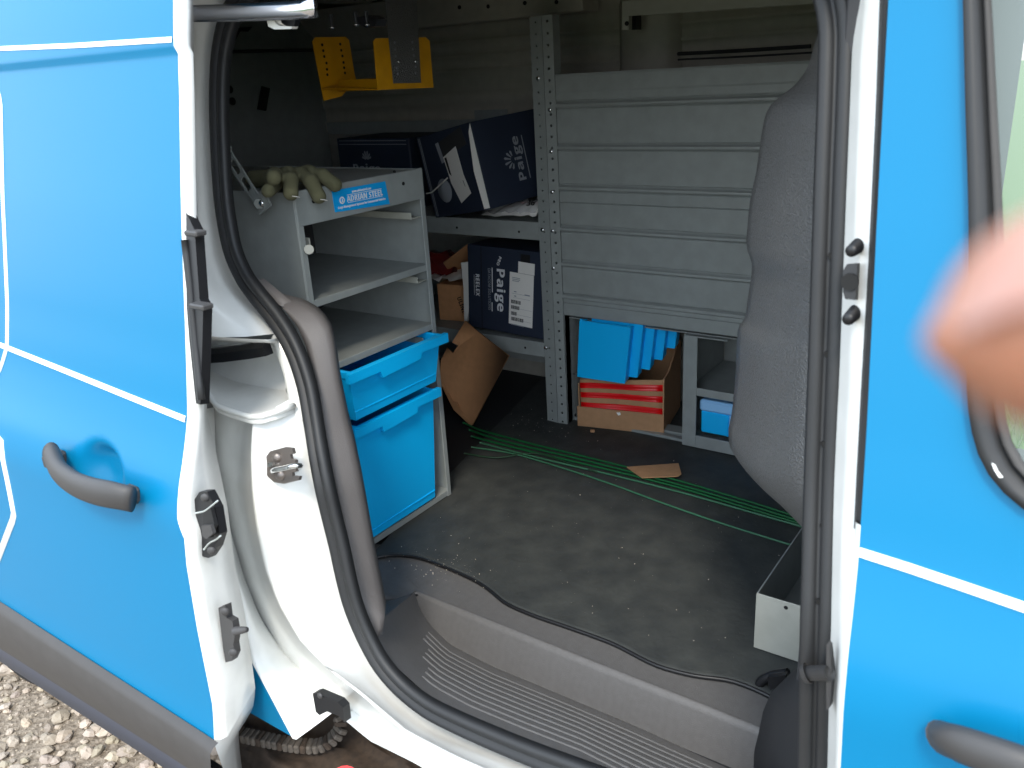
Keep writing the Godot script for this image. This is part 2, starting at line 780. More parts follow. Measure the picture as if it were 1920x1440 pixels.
func sliding_door(v: Node3D):
	var d := part("sliding_door", v)
	var tab := [V(-1.165, 1.803, -.842), V(-1.162, 1.774, -.833), V(-1.158, 1.72, -.819), V(-1.15, 1.643, -.799), V(-1.139, 1.479, -.758), V(-1.135, 1.401, -.741), V(-1.128, 1.283, -.715), V(-1.118, 1.18, -.688), V(-1.118, 1.124, -.669), V(-1.116, 1.063, -.643), V(-1.115, 1.026, -.633), V(-1.101, 0.998, -.63), V(-1.106, 0.95, -.627), V(-1.1, 0.838, -.618), V(-1.087, 0.702, -.608), V(-1.091, 0.629, -.599)]
	var la := V(-1.821, 0.648, -.602)
	var lb := V(-1.09, 0.631, -.599)
	var st := S(1)
	var cup := V(-1.336, 1.054, -.641)
	door_skin(st, tab, -2.12, la, lb, 1.93, 0, 110, 170, V(cup.x, cup.y, .034), PackedVector2Array(), .007)
	put("outer_panel", st, "blue_vinyl", d)
	# white painted edge of the door: a hem, a rounded nose and the end face
	var e0 := []
	var e1 := []
	var e2 := []
	var e3 := []
	var inner := [V(-1.269, 1.81, -.944), V(-1.258, 1.722, -.919), V(-1.253, 1.641, -.898), V(-1.246, 1.542, -.874), V(-1.235, 1.442, -.85), V(-1.226, 1.322, -.823), V(-1.21, 1.201, -.794), V(-1.196, 1.134, -.772), V(-1.157, 1.082, -.75), V(-1.125, 1, -.73), V(-1.124, 0.892, -.722), V(-1.112, 0.803, -.715), V(-1.109, 0.72, -.709), V(-1.106, 0.657, -.703)]
	var low := [V(-1.106, 0.655, -.703), V(-1.116, 0.612, -.697), V(-1.151, 0.563, -.695), V(-1.177, 0.531, -.696), V(-1.187, 0.483, -.697), V(-1.2, 0.416, -.7)]
	for i in 120:
		var y := lerpf(1.93, .633, i / 119.0)
		var p := skin_pt(edge_x(tab, y), y, 0)
		p.z += .007 * smoothstep(1.702, 1.712, y)
		e0.append(p)
		e1.append(p + V(.010, 0, -.004))
		e2.append(p + V(.014, 0, -.016))
	e3 = even(inner, 120)
	st = S(2)
	grid(st, [e0, e1, e2, blend(e2, e3, .5), e3, moved(e3, V(-.05, 0, -.012)), moved(e3, V(-.11, 0, .05))])
	# the lower corner, which drops below the blue
	var c0 := even([e0[-1], V(-1.086, 0.623, -.596), V(-1.072, 0.586, -.593), V(-1.074, 0.55, -.594)], 14)
	var c1 := even([e3[-1]] + low, 14)
	st.set_smooth_group(3)
	grid(st, [c0, blend(c0, c1, .33), blend(c0, c1, .66), c1, moved(c1, V(-.07, 0, -.005))])
	put("door_edge", st, "white_paint", d)
	st = S()
	var back := []
	for i in 20:
		var y := lerpf(1.93, .50, i / 19.0)
		back.append([skin_pt(edge_x(tab, y) - .13, y, -.105), skin_pt(-2.12, y, -.105), skin_pt(-2.12, y, -.0)])
	grid(st, back)
	put("inner_panel", st, "white_paint", d)
	# black cladding along the bottom with the tucked flange below it
	st = S(4)
	var t0 := even([V(-1.888, 0.65, -.6), V(-1.816, 0.65, -.6), V(-1.087, 0.634, -.598), V(-1.078, 0.633, -.598)], 24)
	var t3 := even([V(-2.003, 0.48, -.608), V(-1.923, 0.485, -.607), V(-1.299, 0.503, -.607), V(-1.108, 0.509, -.606)], 24)
	var rows := [t0]
	for q in [[.03, .010], [.10, .017], [.45, .020], [.80, .014], [.95, .006], [1.0, -.004]]:
		rows.append(moved(blend(t0, t3, q[0]), V(0, 0, q[1])))
	rows.append(moved(t3, V(0, .006, -.03)))
	grid(st, rows)
	put("cladding", st, "cladding_plastic", d)
	st = S(5)
	var f0 := moved(t3, V(0, .002, -.008))
	var f1 := even([V(-2.076, 0.403, -.621), V(-1.992, 0.409, -.62), V(-1.344, 0.428, -.62), V(-1.146, 0.432, -.62)], 24)
	grid(st, [f0, f1, moved(f1, V(0, 0, -.06))])
	put("lower_flange", st, "flange_paint", d)
	# gaps in the blue wrap where the white paint shows
	st = S(6)
	ribbon(st, [V(-1.816, 1.745, -.825), V(-1.692, 1.74, -.824), V(-1.424, 1.729, -.821), V(-1.161, 1.721, -.819)], .0075, .0082, 16)
	put("stripe", st, "white_vinyl", d)
	st = S(6)
	ribbon(st, [V(-1.844, 1.221, -.699), V(-1.681, 1.211, -.696), V(-1.461, 1.197, -.692), V(-1.279, 1.185, -.689), V(-1.121, 1.175, -.686)], .0085, .0018, 20)
	put("stripe", st, "white_vinyl", d)
	st = S(6)
	ribbon(st, [V(-1.732, 1.716, -.818), V(-1.688, 1.651, -.801), V(-1.682, 1.437, -.749), V(-1.681, 1.301, -.719), V(-1.683, 1.213, -.696), V(-1.706, 1.17, -.685), V(-1.776, 1.09, -.654)], .010, .0018, 40)
	put("stripe", st, "white_vinyl", d)
	st = S(6)
	ribbon(st, [V(-1.818, 1.084, -.651), V(-1.672, 1.039, -.636), V(-1.675, 0.885, -.622), V(-1.809, 0.737, -.61), V(-1.988, 0.59, -.595)], .016, .0018, 40)
	put("stripe", st, "white_vinyl", d)
	# pull handle: a bowed grip on two feet
	st = S(7)
	var grip := fine([V(-1.451, 1.07, -.623) , V(-1.396, 1.056, -.605), V(-1.331, 1.052, -.596), V(-1.273, 1.054, -.595), V(-1.225, 1.056, -.601), V(-1.198, 1.049, -.615)], 26)
	var pr := []
	for p in circle(.024, 16):
		pr.append(Vector2(p.x, p.y * .60))
	sweep(st, grip, pr, V(0, 0, 1))
	var hd := put("handle", st, "handle_plastic", d)
	st = S()
	for p in [V(-1.455, 1.055, -.629), V(-1.23, 1.042, -.625)]:
		st = S()
		box(st, Transform3D(Basis(), p), V(.03, .03, .036), .006)
		put("handle_foot", st, "handle_plastic", hd)
	# black wedge trim and weather strip on the end face
	st = S()
	plate(st, [V(-1.157, 1.487, -.771), V(-1.133, 1.48, -.769), V(-1.11, 1.454, -.763), V(-1.106, 1.425, -.757), V(-1.096, 1.355, -.742), V(-1.087, 1.347, -.74), V(-1.088, 1.293, -.728), V(-1.091, 1.199, -.704), V(-1.102, 1.199, -.704), V(-1.12, 1.289, -.727), V(-1.134, 1.383, -.748), V(-1.156, 1.398, -.751)], .016)
	var ws := put("edge_trim", st, "black_plastic", d)
	st = S()
	box(st, Transform3D(Basis(), V(-1.106, 1.452, -.753)), V(.03, .008, .02), .002)
	put("clip", st, "handle_plastic", ws)
	st = S()
	box(st, Transform3D(Basis(), V(-1.084, 1.35, -.725)), V(.035, .008, .02), .002)
	put("clip", st, "handle_plastic", ws)
	st = S(8)
	tube(st, even([V(-1.132, 1.44, -.751), V(-1.119, 1.371, -.736), V(-1.107, 1.293, -.719), V(-1.087, 1.209, -.697)], 12), .006)
	put("weather_strip", st, "rubber", ws)
	# latch housing
	st = S()
	plate(st, [V(-1.091, 1.065, -.672), V(-1.071, 1.07, -.673), V(-1.052, 1.049, -.667), V(-1.047, 1.022, -.66), V(-1.045, 1.009, -.658), V(-1.057, 0.983, -.657), V(-1.076, 0.96, -.656), V(-1.091, 0.958, -.655), V(-1.107, 0.973, -.656), V(-1.109, 1.001, -.658), V(-1.112, 1.027, -.661), V(-1.109, 1.045, -.666)], .014)
	var lt := put("latch", st, "black_plastic", d)
	st = S()
	plate(st, [V(-1.073, 1.044, -.657), V(-1.054, 1.051, -.659), V(-1.044, 1.027, -.652), V(-1.056, 1.004, -.649), V(-1.074, 1.006, -.649)], .006)
	put("latch_mouth", st, "print_black", lt)
	st = S()
	plate(st, [V(-1.067, 1.024, -.645), V(-1.044, 1.031, -.647), V(-1.039, 1.019, -.644), V(-1.057, 1.005, -.643), V(-1.066, 1.008, -.643)], .006)
	put("latch_claw", st, "handle_plastic", lt)
	for p in [V(-1.074, 1.062, -.662), V(-1.063, 0.979, -.648)]:
		bolt("screw", p, V(.6, 0, .8), .007, lt, "handle_plastic")
	st = S(9)
	tube(st, fine([V(-1.09, 1.036, -.651), V(-1.069, 1.044, -.654), V(-1.05, 1.058, -.658), V(-1.038, 1.067, -.66)], 10), .0016, 6)
	put("latch_wire", st, "zinc", lt)
	st = S(9)
	tube(st, fine([V(-1.078, 0.978, -.645), V(-1.061, 0.994, -.646), V(-1.043, 1.005, -.646), V(-1.028, 1.016, -.647)], 10), .0016, 6)
	put("latch_wire", st, "zinc", lt)
	# guide pin plate
	st = S()
	plate(st, [V(-1.081, 0.865, -.656), V(-1.062, 0.876, -.657), V(-1.062, 0.853, -.655), V(-1.048, 0.852, -.655), V(-1.046, 0.827, -.653), V(-1.053, 0.808, -.652), V(-1.052, 0.791, -.65), V(-1.063, 0.773, -.649), V(-1.08, 0.764, -.648), V(-1.082, 0.79, -.65)], .012)
	var gp := put("guide_plate", st, "handle_plastic", d)
	st = S(10)
	cyl(st, V(-1.045, 0.835, -.65), V(-1.011, 0.852, -.647), .0075, .0045)
	put("guide_pin", st, "handle_plastic", gp)
	for p in [V(-1.061, 0.867, -.648), V(-1.053, 0.794, -.643)]:
		bolt("screw", p, V(.6, 0, .8), .008, gp, "handle_plastic")
	# upper roller arm: polished bar with a white hook
	st = S(11)
	var arm := [V(-1.307, 1.769, -.93), V(-1.159, 1.759, -.93), V(-1.039, 1.752, -.93), V(-.98, 1.75, -.93)]
	sweep(st, even(arm, 14), [Vector2(-.004, -.011), Vector2(.004, -.013), Vector2(.006, .0), Vector2(.004, .012), Vector2(-.004, .010)], V(0, 1, 0))
	var ra := put("roller_arm", st, "chrome", d)
	st = S()
	plate(st, [V(-1.105, 1.748, -.95), V(-1.098, 1.743, -.95), V(-1.088, 1.747, -.95), V(-1.085, 1.738, -.95), V(-1.077, 1.734, -.95), V(-1.05, 1.731, -.95), V(-1.053, 1.728, -.95), V(-1.09, 1.73, -.95), V(-1.103, 1.735, -.95)], .012)
	put("hook", st, "white_paint", ra)
	st = S()
	plate(st, [V(-1.103, 1.748, -.97), V(-1.062, 1.745, -.97), V(-1.069, 1.733, -.97), V(-1.1, 1.736, -.97)], .01)
	put("roller", st, "black_plastic", ra)
	st = S()
	plate(st, [V(-1.097, 1.765, -.945), V(-1.078, 1.763, -.945), V(-1.079, 1.758, -.945), V(-1.099, 1.759, -.945)], .01)
	put("bracket", st, "white_paint", ra)
	# middle roller arm that runs into the track pocket
	st = S()
	sweep(st, [V(-1.353, 1.185, -.879), V(-1.279, 1.198, -.883), V(-1.205, 1.214, -.887), V(-1.161, 1.225, -.89)], [Vector2(-.008, -.013), Vector2(.008, -.013), Vector2(.010, .004), Vector2(.002, .012), Vector2(-.008, .012)], V(0, 1, 0))
	put("roller_arm", st, "black_plastic", d)


func front_door(v: Node3D):
	var d := part("front_door", v)
	var tab := [V(-.207, 1.722, -.939), V(-.204, 1.693, -.932), V(-.195, 1.598, -.907), V(-.181, 1.449, -.871), V(-.167, 1.293, -.837), V(-.158, 1.187, -.81), V(-.156, 1.166, -.803), V(-.152, 1.109, -.782), V(-.147, 1.036, -.755), V(-.145, 1, -.75), V(-.142, 0.94, -.746), V(-.135, 0.861, -.74)]
	var win := [V(-.145, 1.724, -.94), V(-.138, 1.687, -.93), V(-.122, 1.596, -.907), V(-.103, 1.489, -.88), V(-.091, 1.398, -.86), V(-.082, 1.339, -.847), V(-.068, 1.295, -.837), V(-.048, 1.266, -.83), V(-.022, 1.248, -.826)]
	var outline := PackedVector2Array()
	var shrunk := PackedVector2Array()
	var full: Array = fine(win, 26) + [V(.10, win[-1].y - .035, 0), V(.80, win[-1].y - .02, 0), V(.62, 1.55, 0), V(.42, 1.80, 0), V(.0, 1.84, 0)]
	var mid := Vector2(.30, 1.45)
	for p in full:
		outline.append(Vector2(p.x, p.y))
		shrunk.append(Vector2(p.x, p.y) + (mid - Vector2(p.x, p.y)).normalized() * .009)
	var st := S(1)
	door_skin(st, tab, .98, V(-.2, .52, 0), V(.9, .50, 0), 1.93, -.12, 90, 110, V(0, 0, 0), shrunk, 0)
	put("outer_panel", st, "blue_vinyl", d)
	# hem of white paint along the shut line
	st = S(2)
	var e := [[], [], [], []]
	for i in 50:
		var y := lerpf(1.195, .52, i / 49.0)
		var p := skin_pt(edge_x(tab, y), y, -.12)
		e[0].append(p)
		e[1].append(p + V(-.006, 0, -.004))
		e[2].append(p + V(-.008, 0, -.02))
		e[3].append(p + V(-.004, 0, -.07))
	grid(st, e)
	put("door_edge", st, "white_paint", d)
	# window: black surround, bright bead, glass
	st = S(3)
	var n := outline.size()
	var ra := [[], [], [], []]
	var rg := []
	for i in n + 1:
		var p := outline[i % n]
		var q := (mid - p).normalized()
		ra[0].append(skin_pt(p.x, p.y, -.118))
		ra[1].append(skin_pt(p.x, p.y, -.110))
		ra[2].append(skin_pt(p.x + q.x * .010, p.y + q.y * .010, -.110))
		ra[3].append(skin_pt(p.x + q.x * .019, p.y + q.y * .019, -.122))
		rg.append([p + q * .019, p + q * .027])
	grid(st, ra)
	var wf := put("window_surround", st, "rubber", d)
	st = S(4)
	var b := [[], [], []]
	var glass := PackedVector2Array()
	for i in n + 1:
		b[0].append(skin_pt(rg[i][0].x, rg[i][0].y, -.121))
		b[1].append(skin_pt((rg[i][0].x + rg[i][1].x) / 2, (rg[i][0].y + rg[i][1].y) / 2, -.114))
		b[2].append(skin_pt(rg[i][1].x, rg[i][1].y, -.126))
		if i < n:
			glass.append(rg[i][1])
	grid(st, b)
	put("window_bead", st, "cladding_plastic", wf)
	st = S(5)
	var ix := Geometry2D.triangulate_polygon(glass)
	for k in ix:
		st.add_vertex(skin_pt(glass[k].x, glass[k].y, -.127))
	put("window_glass", st, "window_glass", wf)
	# a white chip in the surround
	st = S()
	plate(st, [V(-.053, 1.285, -.823), V(-.05, 1.284, -.822), V(-.047, 1.279, -.821), V(-.042, 1.274, -.82), V(-.045, 1.273, -.82), V(-.05, 1.279, -.821)], .0015)
	put("paint_chip", st, "white_vinyl", wf)
	st = S(6)
	ribbon(st, [V(-.156, 1.169, -.804), V(-.11, 1.166, -.803), V(-.062, 1.162, -.802), V(-.006, 1.157, -.8), V(0.067, 1.15, -.798)], .0085, -.1182, 30)
	put("stripe", st, "white_vinyl", d)
	# handle
	st = S(7)
	var grip := fine([V(-.052, 1.028, -.741), V(-.037, 1.044, -.722), V(-.011, 1.05, -.715), V(0.018, 1.05, -.715), V(0.059, 1.033, -.735)], 22)
	sweep(st, grip, circle(.019, 14, .75), V(0, 0, 1))
	put("handle", st, "handle_plastic", d)
	st = S()
	var back := []
	for i in 14:
		var y := lerpf(1.10, .50, i / 13.0)
		back.append([skin_pt(-.12, y, -.20), skin_pt(.98, y, -.20), skin_pt(.98, y, -.12)])
	grid(st, back)
	put("inner_panel", st, "dark_wall", d)


func door_frame(v: Node3D):
	var f := part("door_frame", v)
	# upper rear jamb
	var so := even([V(-1.201, 1.838, -1.073), V(-1.248, 1.823, -1.068), V(-1.323, 1.805, -1.063), V(-1.366, 1.765, -1.051), V(-1.383, 1.702, -1.034), V(-1.386, 1.611, -1.011), V(-1.377, 1.519, -.988), V(-1.365, 1.435, -.968), V(-1.344, 1.35, -.949), V(-1.316, 1.313, -.941), V(-1.277, 1.287, -.936), V(-1.239, 1.27, -.931), V(-1.201, 1.251, -.927), V(-1.18, 1.238, -.923)], 44)
	var si := even([V(-1.237, 1.88, -1.006), V(-1.289, 1.846, -.995), V(-1.338, 1.802, -.982), V(-1.349, 1.71, -.956), V(-1.349, 1.625, -.934), V(-1.341, 1.537, -.912), V(-1.33, 1.449, -.891), V(-1.314, 1.377, -.875), V(-1.296, 1.306, -.86), V(-1.277, 1.262, -.849), V(-1.267, 1.245, -.845)], 44)
	var st := S(1)
	var m1 := blend(so, si, .35)
	var m2 := blend(so, si, .75)
	grid(st, [moved(so, V(.01, 0, -.03)), so, moved(m1, V(.004, 0, .012)), moved(m2, V(.002, 0, .012)), si, moved(si, V(-.10, 0, .0))])
	put("upper_jamb", st, "white_paint", f)
	# track pocket: ceiling, back wall, ledge and the narrow rim beside the seal
	var top_f := even([V(-1.267, 1.245, -.845), V(-1.201, 1.247, -.855), V(-1.141, 1.246, -.875), V(-1.17, 1.232, -.921)], 12)
	var top_b := even([V(-1.425, 1.178, -.947), V(-1.337, 1.187, -.95), V(-1.245, 1.197, -.952), V(-1.207, 1.198, -.953)], 12)
	var low_b := even([V(-1.421, 1.134, -.932), V(-1.327, 1.122, -.928), V(-1.234, 1.124, -.929), V(-1.182, 1.128, -.93)], 12)
	var low_f := even([V(-1.285, 1.142, -.835), V(-1.23, 1.131, -.811), V(-1.175, 1.128, -.81), V(-1.122, 1.128, -.81), V(-1.101, 1.132, -.842), V(-1.107, 1.128, -.88)], 12)
	st = S(2)
	grid(st, [top_f, moved(top_f, V(0, -.006, -.004)), top_b])
	put("pocket_ceiling", st, "white_paint", f)
	st = S(3)
	grid(st, [top_b, moved(blend(top_b, low_b, .5), V(0, 0, -.012)), low_b])
	put("pocket_wall", st, "white_paint", f)
	st = S(4)
	grid(st, [low_b, blend(low_b, low_f, .8), low_f, moved(low_f, V(0, -.012, -.002))])
	put("pocket_ledge", st, "white_paint", f)
	st = S(5)
	tube(st, moved(low_f, V(0, .001, -.003)), .0055)
	put("ledge_bead", st, "white_paint", f)
	st = S(6)
	var r0 := even([V(-1.179, 1.24, -.924), V(-1.154, 1.206, -.915), V(-1.136, 1.174, -.906), V(-1.117, 1.138, -.894), V(-1.1, 1.102, -.879)], 14)
	var r1 := even([V(-1.186, 1.226, -.915), V(-1.16, 1.2, -.908), V(-1.142, 1.172, -.9), V(-1.127, 1.139, -.889), V(-1.112, 1.101, -.874)], 14)
	grid(st, [moved(r0, V(.01, 0, -.02)), r0, r1, moved(r1, V(-.02, 0, -.05))])
	put("pocket_rim", st, "white_paint", f)
	# lower rear jamb and sill: bright face, recessed band, outer flange
	var a0 := even([V(-1.119, 1.138, -.894), V(-1.101, 1.103, -.88), V(-1.077, 1.059, -.862), V(-1.059, 1.005, -.85), V(-1.049, 0.963, -.848), V(-1.037, 0.916, -.844), V(-1.024, 0.837, -.838), V(-1.012, 0.784, -.834), V(-.993, 0.733, -.83), V(-.969, 0.688, -.827), V(-.935, 0.655, -.823), V(-.879, 0.625, -.818), V(-.822, 0.613, -.817), V(-.768, 0.613, -.817), V(-.699, 0.623, -.818), V(-.596, 0.633, -.82), V(-.502, 0.646, -.821), V(-.374, 0.663, -.824), V(-.228, 0.694, -.827), V(-.158, 0.726, -.829)], 60)
	var a1 := even([V(-1.144, 1.12, -.822), V(-1.134, 1.067, -.799), V(-1.13, 1.003, -.785), V(-1.131, 0.932, -.781), V(-1.12, 0.864, -.775), V(-1.094, 0.798, -.77), V(-1.046, 0.741, -.766), V(-.976, 0.709, -.763), V(-.896, 0.689, -.762), V(-.802, 0.661, -.758), V(-.703, 0.659, -.758), V(-.602, 0.665, -.759), V(-.501, 0.672, -.76), V(-.385, 0.682, -.761), V(-.24, 0.706, -.763), V(-.123, 0.737, -.765)], 60)
	var g0 := even([V(-1.307, 1.094, -.861), V(-1.291, 1.017, -.836), V(-1.287, 0.931, -.83), V(-1.274, 0.846, -.824), V(-1.252, 0.762, -.817), V(-1.213, 0.695, -.812), V(-1.156, 0.647, -.806), V(-1.084, 0.613, -.802), V(-1.003, 0.589, -.8), V(-.907, 0.574, -.8), V(-.804, 0.567, -.8), V(-.691, 0.57, -.8), V(-.587, 0.578, -.8), V(-.447, 0.591, -.8), V(-.287, 0.615, -.802), V(-.127, 0.653, -.807)], 60)
	st = S(7)
	grid(st, [moved(a0, V(.01, 0, -.03)), a0, moved(blend(a0, a1, .5), V(.002, 0, .004)), moved(blend(a0, a1, .92), V(0, 0, .004)), a1, moved(a1, V(-.004, -.002, -.008)), blend(a1, g0, .5), g0])
	put("sill_face", st, "white_paint", f)
	var h0 := even([V(-1.307, 1.094, -.861), V(-1.291, 1.017, -.836), V(-1.287, 0.931, -.83), V(-1.274, 0.846, -.824), V(-1.252, 0.762, -.817), V(-1.213, 0.695, -.812), V(-1.156, 0.647, -.806), V(-1.084, 0.613, -.802), V(-1.003, 0.589, -.8)], 30)
	var h1 := even([V(-1.247, 1.13, -.795), V(-1.229, 1.06, -.766), V(-1.218, 0.985, -.753), V(-1.197, 0.909, -.748), V(-1.165, 0.835, -.742), V(-1.146, 0.756, -.736), V(-1.132, 0.679, -.73), V(-1.085, 0.628, -.723), V(-1.038, 0.562, -.719)], 30)
	st = S(8)
	grid(st, [h0, moved(blend(h0, h1, .3), V(0, 0, -.008)), blend(h0, h1, .5), h1, moved(h1, V(-.008, 0, .002))])
	put("outer_flange", st, "white_paint", f)
	var k0 := even([V(-1.003, 0.589, -.8), V(-.907, 0.574, -.8), V(-.804, 0.567, -.8), V(-.691, 0.57, -.8), V(-.587, 0.578, -.8), V(-.447, 0.591, -.8), V(-.287, 0.615, -.802)], 30)
	var k1 := even([V(-.965, 0.609, -.766), V(-.929, 0.6, -.765), V(-.9, 0.59, -.765), V(-.803, 0.594, -.765), V(-.703, 0.589, -.765), V(-.563, 0.592, -.765), V(-.429, 0.602, -.765), V(-.274, 0.622, -.768)], 30)
	st = S(9)
	grid(st, [k0, k1, moved(k1, V(0, -.01, -.05))])
	put("sill_lip", st, "white_paint", f)
	# the front pillar side of the opening
	var p0 := even([V(-.271, 1.744, -1.045), V(-.266, 1.701, -1.034), V(-.26, 1.647, -1.02), V(-.243, 1.482, -.978), V(-.227, 1.308, -.94), V(-.216, 1.189, -.91), V(-.191, 1.016, -.851), V(-.177, 0.844, -.838), V(-.167, 0.721, -.829)], 40)
	var p1 := even([V(-.246, 1.739, -1.004), V(-.241, 1.698, -.993), V(-.238, 1.647, -.98), V(-.221, 1.489, -.94), V(-.205, 1.323, -.904), V(-.194, 1.209, -.876), V(-.18, 1.099, -.838), V(-.167, 0.981, -.809), V(-.16, 0.884, -.802), V(-.151, 0.767, -.793)], 40)
	var p2 := even([V(-.224, 1.735, -.983), V(-.22, 1.696, -.973), V(-.215, 1.646, -.96), V(-.201, 1.493, -.921), V(-.188, 1.332, -.885), V(-.174, 1.193, -.851), V(-.166, 1.145, -.836), V(-.161, 1.087, -.812), V(-.156, 1.007, -.79), V(-.155, 0.966, -.788), V(-.151, 0.904, -.783), V(-.141, 0.791, -.774)], 40)
	st = S(10)
	grid(st, [moved(p0, V(-.004, 0, -.03)), p0, moved(blend(p0, p1, .5), V(0, 0, .004)), p1, moved(p1, V(.003, 0, .006)), p2, moved(p2, V(.05, 0, -.02))])
	put("front_pillar", st, "white_paint", f)
	st = S()
	var w0 := even([V(-.227, 1.736, -.988), V(-.223, 1.696, -.978), V(-.212, 1.595, -.952), V(-.197, 1.439, -.914), V(-.186, 1.302, -.884), V(-.173, 1.169, -.849)], 24)
	var w1 := even([V(-.216, 1.733, -.954), V(-.212, 1.694, -.944), V(-.201, 1.597, -.919), V(-.187, 1.446, -.883), V(-.177, 1.315, -.854), V(-.165, 1.184, -.821)], 24)
	var w2 := even([V(-.21, 1.732, -.95), V(-.207, 1.694, -.94), V(-.197, 1.597, -.915), V(-.183, 1.447, -.879), V(-.169, 1.296, -.845), V(-.16, 1.187, -.818)], 24)
	grid(st, [moved(w0, V(0, 0, -.01)), w0, w1, w2, moved(w2, V(.002, 0, -.03))])
	put("weather_strip", st, "rubber", f)
	for c in [[V(-.21, 1.458, -.908), .008], [V(-.204, 1.39, -.893), .008]]:
		st = S(11)
		cyl(st, c[0] + V(0, 0, -.02), c[0] + V(0, 0, .012), c[1], c[1] * .8)
		put("rubber_buffer", st, "black_plastic", f)
	st = S()
	plate(st, [V(-.214, 1.442, -.905), V(-.204, 1.444, -.905), V(-.201, 1.407, -.897), V(-.211, 1.407, -.897), V(-.214, 1.414, -.898), V(-.217, 1.435, -.903)], .014)
	var br := put("check_bracket", st, "rubber", f)
	dot("hole", V(-.208, 1.427, -.89), V(0, 0, 1), .009, br)
	# bump stop: a plate on the pillar with a stud
	st = S()
	plate(st, [V(-.18, 1.042, -.812), V(-.177, 1.04, -.812), V(-.171, 1.011, -.805), V(-.169, 0.968, -.803), V(-.172, 0.963, -.803), V(-.177, 1.007, -.805)], .012)
	var bs := put("bump_stop", st, "handle_plastic", f)
	st = S(12)
	cyl(st, V(-.173, 1.012, -.801), V(-.199, 0.994, -.81), .0085, .0085)
	cyl(st, V(-.198, 0.995, -.81), V(-.203, 0.992, -.809), .012, .010)
	put("stud", st, "handle_plastic", bs)
	# striker on the rear jamb
	st = S()
	plate(st, [V(-1.108, 1.067, -.822), V(-1.07, 1.081, -.828), V(-1.055, 1.082, -.828), V(-1.051, 1.074, -.825), V(-1.059, 1.071, -.823), V(-1.056, 1.065, -.822), V(-1.045, 1.065, -.822), V(-1.041, 1.047, -.816), V(-1.051, 1.043, -.815), V(-1.049, 1.038, -.814), V(-1.032, 1.041, -.815), V(-1.034, 1.034, -.813), V(-1.068, 1.021, -.809), V(-1.092, 1.018, -.809), V(-1.109, 1.024, -.81), V(-1.12, 1.034, -.813), V(-1.123, 1.049, -.817)], .006)
	var sk := put("striker", st, "striker_metal", f)
	for p in [V(-1.087, 1.062, -.815), V(-1.075, 1.035, -.807)]:
		bolt("screw", p, V(.5, 0, .85), .009, sk, "striker_metal")
	st = S(13)
	tube(st, fine([V(-1.097, 1.036, -.81), V(-1.068, 1.054, -.791), V(-1.042, 1.064, -.789), V(-1.013, 1.073, -.796), V(-1.034, 1.056, -.816)], 20), .0045)
	put("striker_bar", st, "bolt_metal", sk)
	st = S()
	plate(st, [V(-1.104, 1.051, -.81), V(-1.091, 1.055, -.811), V(-1.091, 1.049, -.809), V(-1.103, 1.044, -.808)], .006)
	put("striker_tab", st, "bolt_metal", sk)
	# rubber seal round the opening
	var path := fine([V(-1.163, 1.817, -1.051), V(-1.255, 1.805, -1.048), V(-1.308, 1.771, -1.037), V(-1.332, 1.708, -1.021), V(-1.333, 1.629, -1), V(-1.325, 1.539, -.978), V(-1.311, 1.453, -.957), V(-1.286, 1.376, -.94), V(-1.251, 1.329, -.93), V(-1.211, 1.299, -.923), V(-1.171, 1.272, -.917), V(-1.132, 1.24, -.909), V(-1.103, 1.207, -.9), V(-1.077, 1.164, -.888), V(-1.053, 1.115, -.87), V(-1.028, 1.069, -.85), V(-1.008, 1.02, -.836), V(-.998, 0.966, -.833), V(-.985, 0.908, -.829), V(-.974, 0.856, -.824), V(-.96, 0.804, -.82), V(-.936, 0.754, -.817), V(-.902, 0.712, -.813), V(-.858, 0.684, -.811), V(-.8, 0.669, -.809), V(-.732, 0.667, -.809), V(-.658, 0.669, -.81), V(-.588, 0.674, -.81), V(-.496, 0.683, -.811), V(-.37, 0.696, -.812), V(-.245, 0.715, -.814), V(-.194, 0.752, -.816), V(-.185, 0.821, -.822), V(-.188, 0.881, -.826), V(-.198, 1.022, -.837), V(-.222, 1.193, -.896), V(-.237, 1.341, -.932), V(-.254, 1.511, -.971), V(-.267, 1.637, -1.002), V(-.275, 1.686, -1.015), V(-.295, 1.725, -1.025), V(-.382, 1.753, -1.033), V(-.556, 1.771, -1.037), V(-.813, 1.792, -1.044)], 260, true)
	st = S(14)
	var prof := [Vector2(-.020, -.012), Vector2(-.0195, .001), Vector2(-.015, .0055), Vector2(-.007, .0055), Vector2(-.003, .001), Vector2(-.001, -.002), Vector2(.002, .001), Vector2(.006, .0065), Vector2(.013, .007), Vector2(.018, .003), Vector2(.020, -.012)]
	sweep(st, path, prof, V(0, 0, 1), true)
	put("door_seal", st, "rubber", f)
	# channel with pinholes between the seal and the white pillar
	st = S()
	var c0 := even([V(-.278, 1.734, -1.031), V(-.266, 1.669, -1.014), V(-.251, 1.539, -.981), V(-.235, 1.369, -.942), V(-.222, 1.223, -.907), V(-.198, 1.052, -.848), V(-.18, 0.852, -.827), V(-.17, 0.73, -.818)], 40)
	var c1 := even([V(-.269, 1.733, -1.03), V(-.261, 1.669, -1.014), V(-.245, 1.539, -.981), V(-.23, 1.37, -.942), V(-.216, 1.224, -.907), V(-.191, 1.053, -.848), V(-.173, 0.855, -.827), V(-.163, 0.735, -.818)], 40)
	grid(st, [moved(c0, V(0, 0, -.02)), c0, moved(blend(c0, c1, .3), V(0, 0, .004)), moved(blend(c0, c1, .45), V(0, 0, -.006)), moved(blend(c0, c1, .6), V(0, 0, .004)), c1, moved(c1, V(0, 0, -.02))])
	var ch := put("seal_channel", st, "black_plastic", f)
